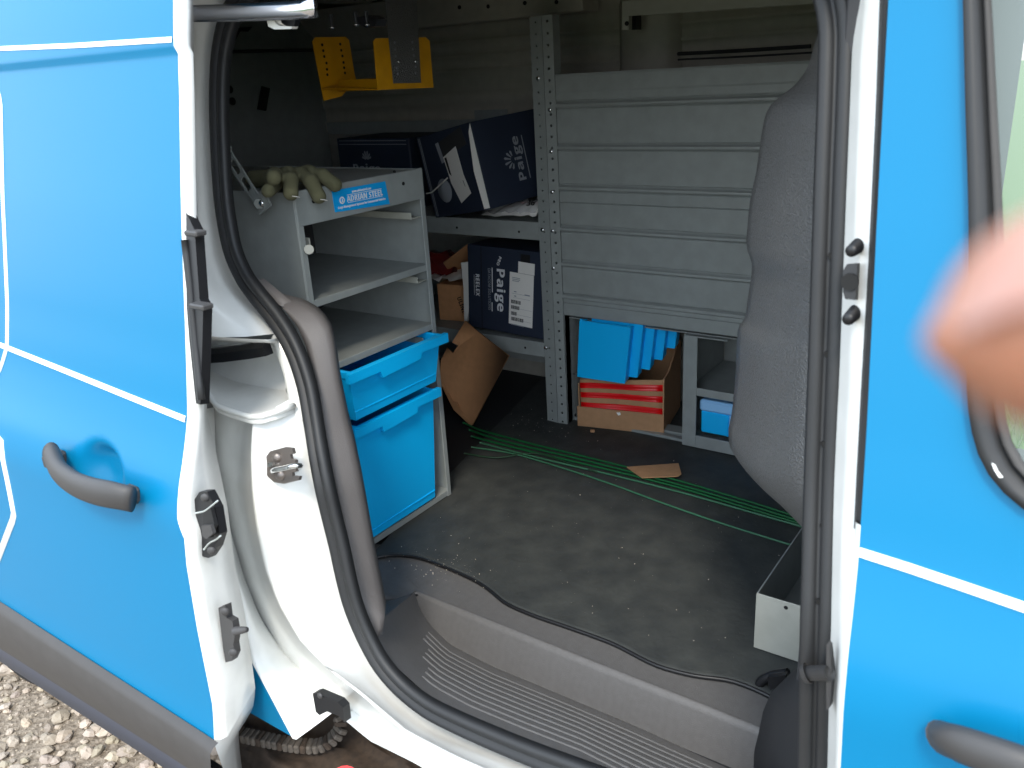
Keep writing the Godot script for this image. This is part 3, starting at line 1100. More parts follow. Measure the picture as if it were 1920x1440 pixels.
	for p in [V(-.26, 1.651, -1.004), V(-.251, 1.543, -.977), V(-.244, 1.439, -.952), V(-.234, 1.333, -.929), V(-.224, 1.234, -.905), V(-.212, 1.145, -.879), V(-.202, 1.066, -.847)]:
		dot("pinhole", p, V(.3, 0, .9), .0035, ch)
	# hinge bracket of the lower track, dirty ledge and the jointed cable chain
	st = S()
	plate(st, [V(-.993, 0.669, -.744), V(-.984, 0.674, -.745), V(-.932, 0.677, -.746), V(-.921, 0.671, -.745), V(-.918, 0.644, -.741), V(-.931, 0.651, -.742), V(-.959, 0.648, -.742), V(-.978, 0.633, -.739), V(-.987, 0.636, -.74)], .016)
	var lb := put("lower_bracket", st, "black_plastic", f)
	bolt("screw", V(-.971, 0.677, -.734), V(0, 0, 1), .006, lb, "handle_plastic")
	st = S(15)
	var q0 := even([V(-1.366, 0.4, -.795), V(-1.252, 0.4, -.827), V(-1.164, 0.4, -.865), V(-1.116, 0.4, -.908), V(-1.032, 0.4, -.914), V(-.915, 0.4, -.908), V(-.788, 0.4, -.911)], 20)
	var q1 := even([V(-1.243, 0.4, -.699), V(-1.123, 0.4, -.691), V(-.983, 0.4, -.694), V(-.901, 0.4, -.745), V(-.82, 0.4, -.796), V(-.733, 0.4, -.837), V(-.648, 0.4, -.877)], 20)
	var rr := RandomNumberGenerator.new()
	rr.seed = 8
	var rows := []
	for i in 14:
		var row := []
		for p in blend(q0, q1, i / 13.0):
			row.append(p + V(0, rr.randf_range(-.009, .009), 0))
		rows.append(row)
	grid(st, [moved(rows[0], V(0, .03, -.03))] + rows)
	put("lower_track", st, "dirty_metal", f)
	var chain := fine([V(-1.284, 0.425, -.757), V(-1.219, 0.425, -.777), V(-1.152, 0.425, -.801), V(-1.115, 0.425, -.823), V(-1.093, 0.44, -.844), V(-1.087, 0.46, -.863), V(-1.098, 0.475, -.868)], 23)
	for i in chain.size() - 1:
		var a: Vector3 = chain[i]
		var b: Vector3 = chain[i + 1]
		st = S()
		box(st, frame((a + b) / 2, b - a, Vector3.UP), V(a.distance_to(b) * .95, .020, .028), .003)
		put("link", st, "chain_plastic" if i % 4 else "dirty_metal", f)
	st = S()
	cyl(st, V(-1.016, 0.412, -.79), V(-1.011, 0.418, -.786), .03, .03, 20)
	var rd := put("round_sticker", st, "red_tape", f)
	st = S()
	cyl(st, V(-1.01, 0.419, -.785), V(-1.009, 0.421, -.784), .021, .021, 20)
	put("sticker_centre", st, "white_vinyl", f)


func linings(v: Node3D):
	# grey moulding over the wheel arch, inside the seal
	var n := 36
	var s0 := even([V(-1.266, 1.317, -.957), V(-1.222, 1.297, -.953), V(-1.168, 1.273, -.947), V(-1.136, 1.25, -.941), V(-1.114, 1.223, -.934), V(-1.099, 1.188, -.925), V(-1.08, 1.149, -.913), V(-1.059, 1.106, -.896), V(-1.036, 1.061, -.878), V(-1.017, 1.009, -.865), V(-1.01, 0.966, -.863), V(-.997, 0.895, -.858), V(-.986, 0.843, -.853), V(-.974, 0.788, -.849), V(-.963, 0.747, -.846), V(-.949, 0.72, -.844)], n)
	var t0 := even([V(-1.294, 1.295, -.987), V(-1.233, 1.284, -.985), V(-1.177, 1.28, -.984), V(-1.143, 1.274, -.982), V(-1.116, 1.261, -.979), V(-1.094, 1.243, -.974), V(-1.083, 1.219, -.968), V(-1.063, 1.158, -.951), V(-1.041, 1.097, -.937), V(-1.017, 1.059, -.922), V(-.997, 1.005, -.91), V(-.99, 0.948, -.907), V(-.978, 0.87, -.9), V(-.962, 0.779, -.893), V(-.937, 0.76, -.872), V(-.933, 0.737, -.855), V(-.957, 0.709, -.853)], n)
	var st := S(1)
	grid(st, [moved(s0, V(0, 0, -.03)), s0, moved(blend(s0, t0, .3), V(.001, .0, .004)), moved(blend(s0, t0, .85), V(.001, .001, .005)), t0, moved(t0, V(-.03, -.004, -.035)), moved(t0, V(-.11, -.01, -.05))])
	put("wheel_arch_moulding", st, "trim_plastic", v)
	st = S()
	tube(st, fine([V(-1.025, 0.721, -.894), V(-1.004, 0.74, -.901), V(-.995, 0.753, -.916)], 10), .0012, 5)
	put("moulding_seam", st, "print_black", v)
	# step: flat plate, riser with a swage, tread with ribs
	var l1 := [V(-1.134, 0.578, -1.153), V(-.951, 0.578, -1.15), V(-.816, 0.578, -1.148), V(-.633, 0.578, -1.145), V(-.472, 0.578, -1.144), V(-.336, 0.578, -1.141), V(-.197, 0.578, -1.138)]
	var back := [V(-1.361, 0.578, -1.26), V(-1.283, 0.578, -1.29), V(-1.117, 0.578, -1.289), V(-.936, 0.578, -1.247), V(-.75, 0.578, -1.247), V(-.567, 0.578, -1.238), V(-.426, 0.578, -1.285), V(-.276, 0.578, -1.307)]
	var low := [V(-1.131, 0.581, -1.15), V(-1.121, 0.559, -1.146), V(-1.109, 0.544, -1.141), V(-1.093, 0.536, -1.135), V(-1.067, 0.525, -1.128), V(-1.015, 0.507, -1.12), V(-.952, 0.503, -1.118), V(-.892, 0.498, -1.118), V(-.801, 0.499, -1.118), V(-.564, 0.499, -1.118), V(-.439, 0.493, -1.118), V(-.288, 0.49, -1.118)]
	var le := even(l1, 40)
	var lo := even(low, 40)
	for i in 40:   # same station along the van on both lines
		var x: float = lo[i].x
		for j in 39:
			if l1.size() and le[j].x <= x and le[j + 1].x >= x:
				break
	var l2 := []
	for p in lo:
		var q: Vector3 = l1[0]
		for j in l1.size() - 1:
			if p.x >= l1[j].x:
				q = l1[j].lerp(l1[j + 1], clampf((p.x - l1[j].x) / (l1[j + 1].x - l1[j].x), 0, 1))
		l2.append(q)
	st = S(2)
	grid(st, [even(back, 40), moved(l2, V(0, 0, -.012)), moved(l2, V(0, .002, -.006))])
	put("step_plate", st, "step_plastic", v)
	st = S(3)
	grid(st, [moved(l2, V(0, .002, -.006)), moved(l2, V(0, .003, .0)), moved(blend(l2, lo, .12), V(0, 0, .003)), moved(blend(l2, lo, .9), V(0, 0, .0)), lo])
	put("step_riser", st, "step_plastic", v)
	var e0 := even([V(-.95, 0.752, -.846), V(-.925, 0.718, -.844), V(-.885, 0.689, -.842), V(-.818, 0.665, -.839), V(-.742, 0.66, -.838), V(-.628, 0.665, -.839), V(-.522, 0.673, -.84), V(-.382, 0.664, -.839), V(-.253, 0.675, -.84), V(-.136, 0.725, -.844)], 40)
	st = S(4)
	var tr := [lo, moved(blend(lo, e0, .06), V(0, .003, 0))]
	for i in 8:
		tr.append(blend(lo, e0, .1 + .9 * i / 7.0))
	grid(st, tr)
	var tread := put("step_tread", st, "step_plastic", v)
	st = S(5)
	var end0 := even([V(-1.385, 0.578, -1.265), V(-1.297, 0.578, -1.188), V(-1.228, 0.578, -1.126), V(-1.187, 0.578, -1.089)], 9) + even([V(-1.188, 0.57, -1.087), V(-.956, 0.757, -.862), e0[0] + V(-.01, 0, 0)], 12)
	var end1 := even([back[0] + V(.035, -.001, 0), l2[0] + V(.022, -.0015, -.008)], 9) + even([lo[0], e0[0] + V(.003, -.001, 0)], 12)
	grid(st, [end0, blend(end0, end1, .5), end1])
	put("step_end", st, "step_plastic", v)
	for i in 9:
		var u := .15 + .086 * i
		var line := []
		var c := blend(lo, e0, u)
		for j in range(4 + i / 3, 38):
			line.append(c[j] - V(0, .0018, 0))
		st = S(6)
		tube(st, line, .0042, 8)
		put("rib", st, "step_plastic", tread)
	# rubber floor mat with its wavy cut edge
	var cut := fine([V(-1.316, 0.588, -1.195), V(-1.284, 0.588, -1.235), V(-1.223, 0.588, -1.261), V(-1.142, 0.588, -1.262), V(-1.05, 0.588, -1.254), V(-.997, 0.588, -1.242), V(-.929, 0.588, -1.217), V(-.856, 0.588, -1.211), V(-.78, 0.588, -1.213), V(-.669, 0.588, -1.213), V(-.57, 0.588, -1.198), V(-.499, 0.588, -1.207), V(-.436, 0.588, -1.228), V(-.386, 0.588, -1.228), V(-.305, 0.588, -1.213)], 60)
	var far := []
	for i in 60:
		far.append(V(lerpf(-1.62, -.24, i / 59.0), .586, -2.44))
	st = S(7)
	var rows := []
	for i in 13:
		var t := i / 12.0
		rows.append(blend(cut, far, t * t))
	grid(st, [moved(cut, V(0, -.010, .002)), moved(cut, V(0, -.003, .003))] + rows)
	var rm := put("floor_mat", st, "mat_rubber", v)
	st = S(8)
	tube(st, moved(cut, V(0, -.004, .002)), .0042, 6)
	put("mat_edge", st, "black_plastic", rm)
	# grained plastic wing of the partition beside the opening
	var wl := [V(-.36, 1.743, -1.28), V(-.362, 1.703, -1.28), V(-.372, 1.663, -1.28), V(-.381, 1.629, -1.28), V(-.397, 1.608, -1.28), V(-.417, 1.593, -1.28), V(-.431, 1.58, -1.28), V(-.438, 1.564, -1.28), V(-.443, 1.527, -1.28), V(-.447, 1.488, -1.28), V(-.454, 1.448, -1.28), V(-.457, 1.407, -1.28), V(-.457, 1.37, -1.28), V(-.448, 1.347, -1.28), V(-.448, 1.323, -1.28), V(-.452, 1.288, -1.28), V(-.456, 1.254, -1.28), V(-.465, 1.241, -1.28), V(-.467, 1.206, -1.28), V(-.467, 1.169, -1.28), V(-.469, 1.121, -1.28), V(-.472, 1.081, -1.28), V(-.476, 1.055, -1.28), V(-.472, 1.024, -1.28), V(-.457, 1.003, -1.28), V(-.436, 0.985, -1.28), V(-.412, 0.97, -1.28), V(-.386, 0.951, -1.28), V(-.361, 0.931, -1.28), V(-.341, 0.914, -1.28)]
	var wr := [V(-.271, 1.722, -1.02), V(-.27, 1.691, -1.02), V(-.269, 1.659, -1.02), V(-.268, 1.631, -1.02), V(-.267, 1.615, -1.02), V(-.267, 1.602, -1.02), V(-.267, 1.592, -1.02), V(-.266, 1.58, -1.02), V(-.265, 1.552, -1.02), V(-.264, 1.522, -1.02), V(-.263, 1.492, -1.02), V(-.262, 1.462, -1.02), V(-.261, 1.433, -1.02), V(-.261, 1.416, -1.02), V(-.26, 1.398, -1.02), V(-.259, 1.372, -1.02), V(-.257, 1.347, -1.02), V(-.257, 1.338, -1.02), V(-.256, 1.312, -1.02), V(-.255, 1.284, -1.02), V(-.254, 1.249, -1.02), V(-.253, 1.22, -1.02), V(-.252, 1.201, -1.02), V(-.251, 1.178, -1.02), V(-.25, 1.16, -1.02), V(-.25, 1.143, -1.02), V(-.249, 1.127, -1.02), V(-.248, 1.108, -1.02), V(-.247, 1.088, -1.02), V(-.246, 1.065, -1.02)]
	var a := fine(wl, 90)
	var wrs := even(wr, 90)
	var b := []
	for p in a:
		var best: Vector3 = wrs[0]
		for q in wrs:
			if absf(q.y - p.y * .82 - .30) < absf(best.y - p.y * .82 - .30):
				best = q
		b.append(best)
	b = even(wr, 90)
	st = S(9)
	var sheets := []
	var face := V(.55, 0, .83)
	for i in 25:
		var t := pow(i / 24.0, 1.5)
		var row := []
		for j in 90:
			var p: Vector3 = a[j].lerp(b[j], t)
			# the lower panel stands proud of the upper strip, with a rounded shoulder and a rounded edge
			var dx := p.distance_to(a[j])
			var ys := 1.575 + .035 * t
			var fy := clampf((p.y - ys) / .055, 0, 1)
			var fx := clampf(dx / .085, 0, 1)
			var lift := .10 * sqrt(1.0 - (1.0 - fx) * (1.0 - fx)) * sqrt(maxf(1.0 - fy * fy, 0.0)) * (1.0 - .85 * smoothstep(.45, 1.0, t))
			row.append(p + face * lift - face * .02 * smoothstep(1.60, 1.70, p.y) * fx)
		sheets.append(row)
	var edge1 := moved(sheets[0], V(.006, 0, -.02))
	var edge2 := moved(sheets[0], V(.05, 0, -.045))
	grid(st, [edge2, edge1] + sheets)
	put("partition_wing", st, "panel_plastic", v)
	# lower dark trim of the front pillar and the belt anchor
	st = S(10)
	var d0 := even([V(-.289, 0.731, -1.13), V(-.329, 0.684, -1.13), V(-.343, 0.634, -1.13), V(-.348, 0.587, -1.13), V(-.355, 0.538, -1.13), V(-.356, 0.478, -1.13), V(-.333, 0.394, -1.13)], 16)
	var d1 := even([V(-.2, 0.983, -.849), V(-.196, 0.948, -.847), V(-.194, 0.919, -.844), V(-.192, 0.89, -.842), V(-.19, 0.861, -.84), V(-.187, 0.823, -.837), V(-.183, 0.761, -.832)], 16)
	grid(st, [moved(d0, V(.01, 0, -.05)), d0, moved(blend(d0, d1, .5), V(0, 0, .01)), d1])
	var pt := put("pillar_lower_trim", st, "dark_body", v)
	bolt("trim_screw", V(-.31, 0.672, -1.09), V(0, .2, 1), .008, pt, "striker_metal")
	st = S(11)
	tube(st, fine([V(-.337, 0.633, -1.24), V(-.361, 0.618, -1.24), V(-.381, 0.598, -1.24), V(-.386, 0.579, -1.24), V(-.372, 0.573, -1.24), V(-.351, 0.576, -1.24)], 18), .009, 8)
	var ba := put("belt_anchor", st, "black_plastic", v)
	st = S()
	plate(st, [V(-.367, 0.624, -1.225), V(-.335, 0.644, -1.225), V(-.339, 0.618, -1.225), V(-.36, 0.601, -1.225)], .012)
	put("anchor_plate", st, "black_plastic", ba)
	# a black header above the opening, inside
	st = S()
	var h0 := even([V(-1.392, 1.747, -1.056), V(-1.328, 1.795, -1.07), V(-1.19, 1.811, -1.075), V(-.833, 1.79, -1.068), V(-.569, 1.767, -1.061), V(-.391, 1.749, -1.057), V(-.289, 1.715, -1.048)], 24)
	grid(st, [h0, moved(h0, V(-.03, .05, -.10)), moved(h0, V(-.05, .10, -.2))])
	put("header_lining", st, "dark_body", v)
	for p in [V(-1.279, 1.77, -1.25), V(-1.214, 1.77, -1.25), V(-1.186, 1.768, -1.25)]:
		st = S()
		cyl(st, p, p + V(0, -.022, 0), .004, .003, 8)
		bolt("header_screw", p + V(0, -.022, 0), V(0, -1, 0), .005, v)
		put("header_stud", st, "black_plastic", v)
	st = S()
	plate(st, [V(-1.244, 1.764, -1.3), V(-1.215, 1.765, -1.3), V(-1.194, 1.756, -1.3), V(-1.201, 1.744, -1.3), V(-1.225, 1.743, -1.3), V(-1.243, 1.752, -1.3)], .03)
	put("header_lamp", st, "black_plastic", v)


func shell(v: Node3D):
	# floor under the mat, far side, rear end, bulkhead, roof: real sheets with thickness
	var st := S()
	bx(st, V(-2.7, .50, -2.56), V(.98, .574, -1.16), .002)
	put("floor_pan", st, "dark_body", v)
	st = S()
	bx(st, V(-2.7, .30, -2.50), V(1.9, .495, -1.0), .002)
	put("underbody", st, "dark_body", v)
	# far side inner wall with pressed ribs and a recess
	st = S(1)
	var rows := []
	for q in [[.57, 0], [1.0, 0], [1.40, 0], [1.46, 0], [1.465, .008], [1.50, .008], [1.505, 0], [1.548, 0], [1.553, .010], [1.59, .010], [1.596, 0], [1.652, 0], [1.657, .008], [1.664, .008], [1.668, 0], [1.700, .0], [1.704, .006], [1.711, .006], [1.715, 0], [1.745, 0], [1.749, .007], [1.757, .007], [1.761, 0], [1.80, 0], [1.84, .05], [1.90, .09]]:
		rows.append([V(-2.68, q[0], -2.47 + q[1]), V(-1.28, q[0], -2.47 + q[1]), V(-.30, q[0], -2.47 + q[1])])
	grid(st, rows)
	var fw := put("far_inner_wall", st, "inner_paint", v)
	st = S()
	for k in [[.0, .012], [.016, .006]]:
		var path := fine([V(-1.222, 1.614, -2.455), V(-1.206, 1.644, -2.455), V(-1.183, 1.661, -2.455), V(-1.142, 1.669, -2.455), V(-1.009, 1.668, -2.455), V(-.869, 1.667, -2.455), V(-.724, 1.667, -2.455)], 26)
		tube(st, moved(path, V(k[0], -k[0], 0)), k[1] * .5, 6)
	put("wall_recess_edge", st, "dark_wall", fw)
	st = S()
	bx(st, V(-2.72, .50, -2.56), V(-.26, 1.92, -2.50), .002)
	put("far_outer_panel", st, "white_paint", v)
	# vertical post on the far wall and the padded hump in the upper corner
	st = S(2)
	var hump := []
	for i in 9:
		var a := PI * i / 8.0
		hump.append([V(-1.20 - cos(a) * .10, 1.55, -2.47 + sin(a) * .06), V(-1.20 - cos(a) * .10, 1.92, -2.47 + sin(a) * .06)])
	grid(st, hump)
	put("wall_pillar", st, "inner_paint", v)
	# rear end: inner trim of the tail doors with a slot and holes
	st = S()
	bx(st, V(-2.68, .5, -2.55), V(-2.62, 1.95, -.92), .003)
	var re := put("rear_inner_panel", st, "steel_grey", v)
	st = S()
	plate(st, [V(-2.615, 1.649, -2.168), V(-2.615, 1.64, -2.201), V(-2.615, 1.563, -2.168), V(-2.615, 1.571, -2.133)], .008)
	put("slot", st, "print_black", re)
	st = S()
	plate(st, [V(-2.612, 1.846, -2.099), V(-2.612, 1.85, -2.156), V(-2.612, 1.833, -2.133), V(-2.612, 1.836, -2.101), V(-2.612, 1.798, -2.066), V(-2.612, 1.802, -2.057)], .02)
	put("latch_cover", st, "black_plastic", re)
	for p in [V(-2.618, 1.645, -2.027), V(-2.618, 1.605, -2.03)]:
		dot("hole", p, V(1, 0, 0), .014, re)
	st = S()
	for q in [[428, 58, 640, 70], [428, 92, 600, 96]]:
		pass
	bx(st, V(-2.618, 1.774, -2.052), V(-2.606, 1.763, -2.524), .002)
	put("panel_seam", st, "dark_wall", re)
	# bulkhead behind the front seats
	st = S()
	bx(st, V(-.26, .5, -2.55), V(-.235, 1.95, -1.0), .002)
	put("bulkhead", st, "dark_wall", v)
	# roof, curved, painted outside and bare inside
	st = S(3)
	var ra := []
	var rb := []
	var rc := []
	for q in [[1.925, -1.0], [1.955, -1.06], [1.985, -1.2], [2.0, -1.7], [1.985, -2.3], [1.955, -2.48], [1.90, -2.56]]:
		ra.append([V(-2.72, q[0], q[1]), V(.5, q[0], q[1]), V(.85, q[0] - .08, q[1])])
		rb.append([V(-2.70, q[0] - .03, q[1]), V(-.25, q[0] - .03, q[1])])
	grid(st, ra)
	put("roof_panel", st, "white_paint", v)
	st = S(4)
	grid(st, rb)
	var ri := put("roof_lining", st, "inner_paint", v)
	for x in [-2.3, -1.85, -1.33, -.75]:
		st = S()
		bx(st, V(x, 1.90, -2.46), V(x + .07, 1.95, -1.05), .008)
		put("roof_bow", st, "inner_paint", ri)
	# body side above and behind the opening
	st = S(5)
	var up := []
	for q in [[1.84, -.90], [1.88, -.985], [1.925, -1.0]]:
		up.append([V(-2.72, q[0], q[1]), V(-1.0, q[0], q[1]), V(.5, q[0], q[1])])
	grid(st, up)
	put("cant_rail", st, "blue_vinyl", v)
	st = S(6)
	var h1 := even([V(-1.353, 1.844, -.979), V(-1.327, 1.539, -.897), V(-1.301, 1.364, -.856), V(-1.247, 1.13, -.795), V(-1.229, 1.06, -.766), V(-1.218, 0.985, -.753), V(-1.197, 0.909, -.748), V(-1.165, 0.835, -.742), V(-1.146, 0.756, -.736), V(-1.132, 0.679, -.73), V(-1.085, 0.628, -.723), V(-1.04, 0.563, -.719)], 40)
	var hr := []
	for p in h1:
		hr.append(V(-2.72, p.y, zs_soft(p.y) - .124))
	grid(st, [moved(h1, V(-.004, 0, 0)), hr])
	put("rear_quarter_panel", st, "blue_vinyl", v)
	# long rails above the shelves
	st = S()
	bx(st, V(-2.05, 1.80, -2.40), V(-1.335, 1.90, -2.30), .004)
	var rl := put("roof_rail", st, "inner_paint", v)
	for p in [V(-1.779, 1.847, -2.298), V(-1.667, 1.84, -2.298), V(-1.531, 1.838, -2.298), V(-1.42, 1.831, -2.298)]:
		dot("hole", p, V(0, 0, 1), .006, rl)
	st = S()
	plate(st, [V(-1.19, 1.813, -2.28), V(-1.062, 1.805, -2.28), V(-.655, 1.788, -2.28), V(-.653, 1.762, -2.28), V(-1.061, 1.771, -2.28), V(-1.17, 1.774, -2.28), V(-1.171, 1.738, -2.28), V(-1.192, 1.74, -2.28)], .02)
	var r2 := put("bracket_rail", st, "light_steel", v)
	dot("hole", V(-1.176, 1.755, -2.268), V(0, 0, 1), .006, r2)
	st = S()
	plate(st, [V(-1.196, 1.779, -2.33), V(-1.169, 1.777, -2.33), V(-1.169, 1.739, -2.33), V(-1.196, 1.74, -2.33)], .03)
	put("rail_clip", st, "black_plastic", r2)
	# front end, wheels: plain but whole
	st = S(7)
	var fr := []
	for q in [[.32, 0], [.75, .02], [.98, .0], [1.10, -.06], [1.16, -.22]]:
		fr.append([V(.985, q[0], -.80 + q[1]), V(1.55, q[0], -.80 + q[1]), V(1.95, q[0] * .93, -1.0 + q[1])])
	grid(st, fr)
	put("front_wing", st, "blue_vinyl", v)
	st = S(8)
	grid(st, [[V(.9, 1.16, -1.02), V(1.5, 1.13, -1.02), V(1.95, 1.06, -1.2)], [V(.9, 1.18, -1.7), V(1.55, 1.16, -1.7), V(2.05, 1.08, -1.7)], [V(.9, 1.16, -2.5), V(1.5, 1.13, -2.5), V(1.95, 1.06, -2.3)]])
	put("bonnet", st, "blue_vinyl", v)
	st = S()
	bx(st, V(1.85, .32, -2.45), V(1.93, 1.04, -1.0), .01)
	put("front_bumper", st, "cladding_plastic", v)
	st = S()
	bx(st, V(.3, .574, -1.95), V(.75, 1.02, -1.05), .05)
	bx(st, V(.22, .9, -1.55), V(.36, 1.45, -1.1), .04)
	put("passenger_seat", st, "dark_body", v)
	for p in [V(-2.48, .32, -.92), V(1.35, .32, -.90), V(-2.48, .32, -2.4), V(1.35, .32, -2.4)]:
		st = S(9)
		var prof := []
		for q in [[.10, .19], [.11, .30], [.09, .325], [-.09, .325], [-.11, .30], [-.10, .19]]:
			var ring := []
			for k in 28:
				ring.append(p + V(cos(TAU * k / 28) * q[1], sin(TAU * k / 28) * q[1], q[0]))
			prof.append(ring)
		grid(st, prof, true)
		var wh := put("wheel", st, "tyre", v)
		st = S()
		cyl(st, p + V(0, 0, -.08), p + V(0, 0, .085), .19, .185, 24)
		put("rim", st, "striker_metal", wh)


# ==================================================================== shelving along the far wall
func rack():
	var r := thing("steel_shelving", "grey perforated steel shelving with ribbed panel along the far wall", "shelving", V(-1.34, .58, -2.28))
	var up := V(0, 1, 0)
	var n := 40
	var posts := [[V(-1.386, .578, -2.100), V(-1.345, .578, -2.096), "shelf_post"], [V(-1.343, .578, -2.096), V(-1.312, .578, -2.100), "shelf_post"]]
	for q in posts:
		var st := S()
		var ac: Vector3 = (q[1] - q[0])
		perforated(st, (q[0] + q[1]) / 2, up, -ac.normalized(), n, .0302, ac.length(), .0038 if q[0].x > -1.35 else .0030, .003)
		# folded edges
		for e in [[q[0], V(.0, 0, -.035)], [q[1], V(0, 0, -.035)]]:
			quad(st, e[0], e[0] + up * 1.208, e[0] + up * 1.208 + e[1], e[0] + e[1])
		put(q[2], st, "steel_grey", r)
	var bs := []
	for p in [V(-1.364, 1.627, -2.097), V(-1.372, 1.203, -2.097), V(-1.379, 0.835, -2.097), V(-1.331, 1.542, -2.099), V(-1.332, 1.429, -2.099), V(-1.334, 1.315, -2.099), V(-1.338, 1.202, -2.099), V(-1.341, 1.09, -2.099)]:
		bs.append(p)
	for p in bs:
		bolt("bolt", p, V(0, 0, 1), .0068, r)
	# web of the right-hand unit
	var st := S()
	bx(st, V(-1.318, .58, -2.44), V(-1.312, 1.62, -2.108), .001)
	put("end_panel", st, "steel_grey", r)
	st = S()
	cyl(st, V(-1.312, .745, -2.14), V(-1.285, .745, -2.14), .0035, .003, 8)
	put("stud", st, "bolt_metal", r)
	dot("hole", V(-1.3112, .60, -2.15), V(1, 0, 0), .005, r)
	# two shelves on the left with folded front lips
	for q in [[1.170, 1.224, "shelf"], [.800, .848, "shelf"]]:
		st = S()
		bx(st, V(-2.60, q[1] - .006, -2.455), V(-1.386, q[1] - .002, -2.106), .001)
		bx(st, V(-2.60, q[0], -2.106), V(-1.388, q[1], -2.102), .0015)
		bx(st, V(-2.60, q[0], -2.125), V(-1.388, q[0] + .003, -2.106), .001)
		var sh := put(q[2], st, "steel_grey", r)
		for x in [-1.70, -1.46]:
			dot("hole", V(x, q[0] + .022, -2.102), V(0, 0, 1), .004, sh)
	# cross brace and lower back strip
	st = S()
	bx(st, V(-2.60, .70, -2.30), V(-1.39, .80, -2.296), .001)
	put("lower_strip", st, "steel_grey", r)
	st = S()
	bx(st, V(-2.6, 1.455, -2.452), V(-1.40, 1.50, -2.448), .001)
	bx(st, V(-1.86, 1.485, -2.448), V(-1.72, 1.53, -2.444), .001)
	put("back_strip", st, "steel_grey", r)
	# ribbed drop panel
	st = S()
	var prof := [[1.634, -.02], [1.634, .0], [1.628, .002], [1.590, .002], [1.585, 0]]
	for y in [1.556, 1.442, 1.330, 1.212, 1.108]:
		for q in [[.013, 0], [.011, .0], [.008, -.004], [.004, -.001], [.0, .006], [-.006, .0065], [-.010, .002], [-.012, -.002], [-.015, 0]]:
			prof.append([y + q[0], q[1]])
		if y == 1.330:
			for q in [[1.288, 0], [1.286, -.003], [1.284, 0]]:
				prof.append(q)
	for q in [[1.020, 0], [1.018, .0], [1.015, -.004], [1.010, .006], [1.002, .006], [.998, 0], [.988, 0], [.986, -.003], [.984, 0], [.952, 0], [.947, -.001], [.945, -.006], [.945, -.03]]:
		prof.append(q)
	var rows := []
	for q in prof:
		rows.append([V(-1.311, q[0], -2.104 + q[1]), V(-.90, q[0], -2.104 + q[1]), V(-.42, q[0], -2.104 + q[1])])
	grid(st, rows)
	put("ribbed_panel", st, "steel_grey", r)
	st = S()
	bx(st, V(-1.31, .93, -2.44), V(-.42, .934, -2.13), .001)
	put("under_shelf", st, "steel_grey", r)
	st = S()
	bx(st, V(-1.06, .60, -2.446), V(-1.02, .93, -2.442), .001)
	bx(st, V(-.96, .60, -2.446), V(-.945, .93, -2.441), .001)
	put("back_strut", st, "steel_grey", r)
	st = S()
	bx(st, V(-1.31, .586, -2.22), V(-.42, .60, -2.17), .002)
	bx(st, V(-1.31, .586, -2.16), V(-.42, .596, -2.14), .002)
	put("floor_track", st, "zinc", r)
	# small open cubby standing under the ribbed panel
	var c := thing("metal_cubby", "grey two-tier metal cubby standing under the ribbed panel", "cubby", V(-.76, .586, -2.27))
	st = S()
	var z := -2.118
	bx(st, V(-.928, .590, z - .004), V(-.886, .926, z), .001)
	bx(st, V(-.886, .590, z - .004), V(-.50, .628, z), .001)
	bx(st, V(-.886, .752, z - .004), V(-.50, .776, z), .001)
	put("face_frame", st, "light_steel" if false else "steel_grey", c)
	st = S()
	bx(st, V(-.928, .590, -2.42), V(-.924, .93, z - .004), .001)
	bx(st, V(-.50, .590, -2.42), V(-.496, .93, z), .001)
	put("side_panel", st, "steel_grey", c)
	st = S()
	bx(st, V(-.924, .756, -2.42), V(-.50, .760, z - .004), .001)
	put("shelf", st, "steel_grey", c)
	st = S()
	bx(st, V(-.924, .924, -2.16), V(-.80, .928, z - .002), .001)
	put("top_flange", st, "steel_grey", c)
	st = S()
	bx(st, V(-.924, .590, -2.43), V(-.50, .926, -2.424), .001)
	put("back_panel", st, "steel_grey", c)
	# pale lidded blue box inside it
	var b := thing("lidded_box", "small blue plastic box with pale blue lid inside the metal cubby", "box", V(-.77, .63, -2.25))
	st = S()
	bx(st, V(-.880, .632, -2.36), V(-.66, .700, -2.140), .004)
	bx(st, V(-.800, .634, -2.142), V(-.796, .698, -2.137), .001)
	put("base", st, "blue_plastic", b)
	st = S()
	bx(st, V(-.884, .700, -2.364), V(-.656, .735, -2.135), .006)
	bx(st, V(-.792, .674, -2.139), V(-.70, .702, -2.131), .002)
	put("lid", st, "blue_lid", b)


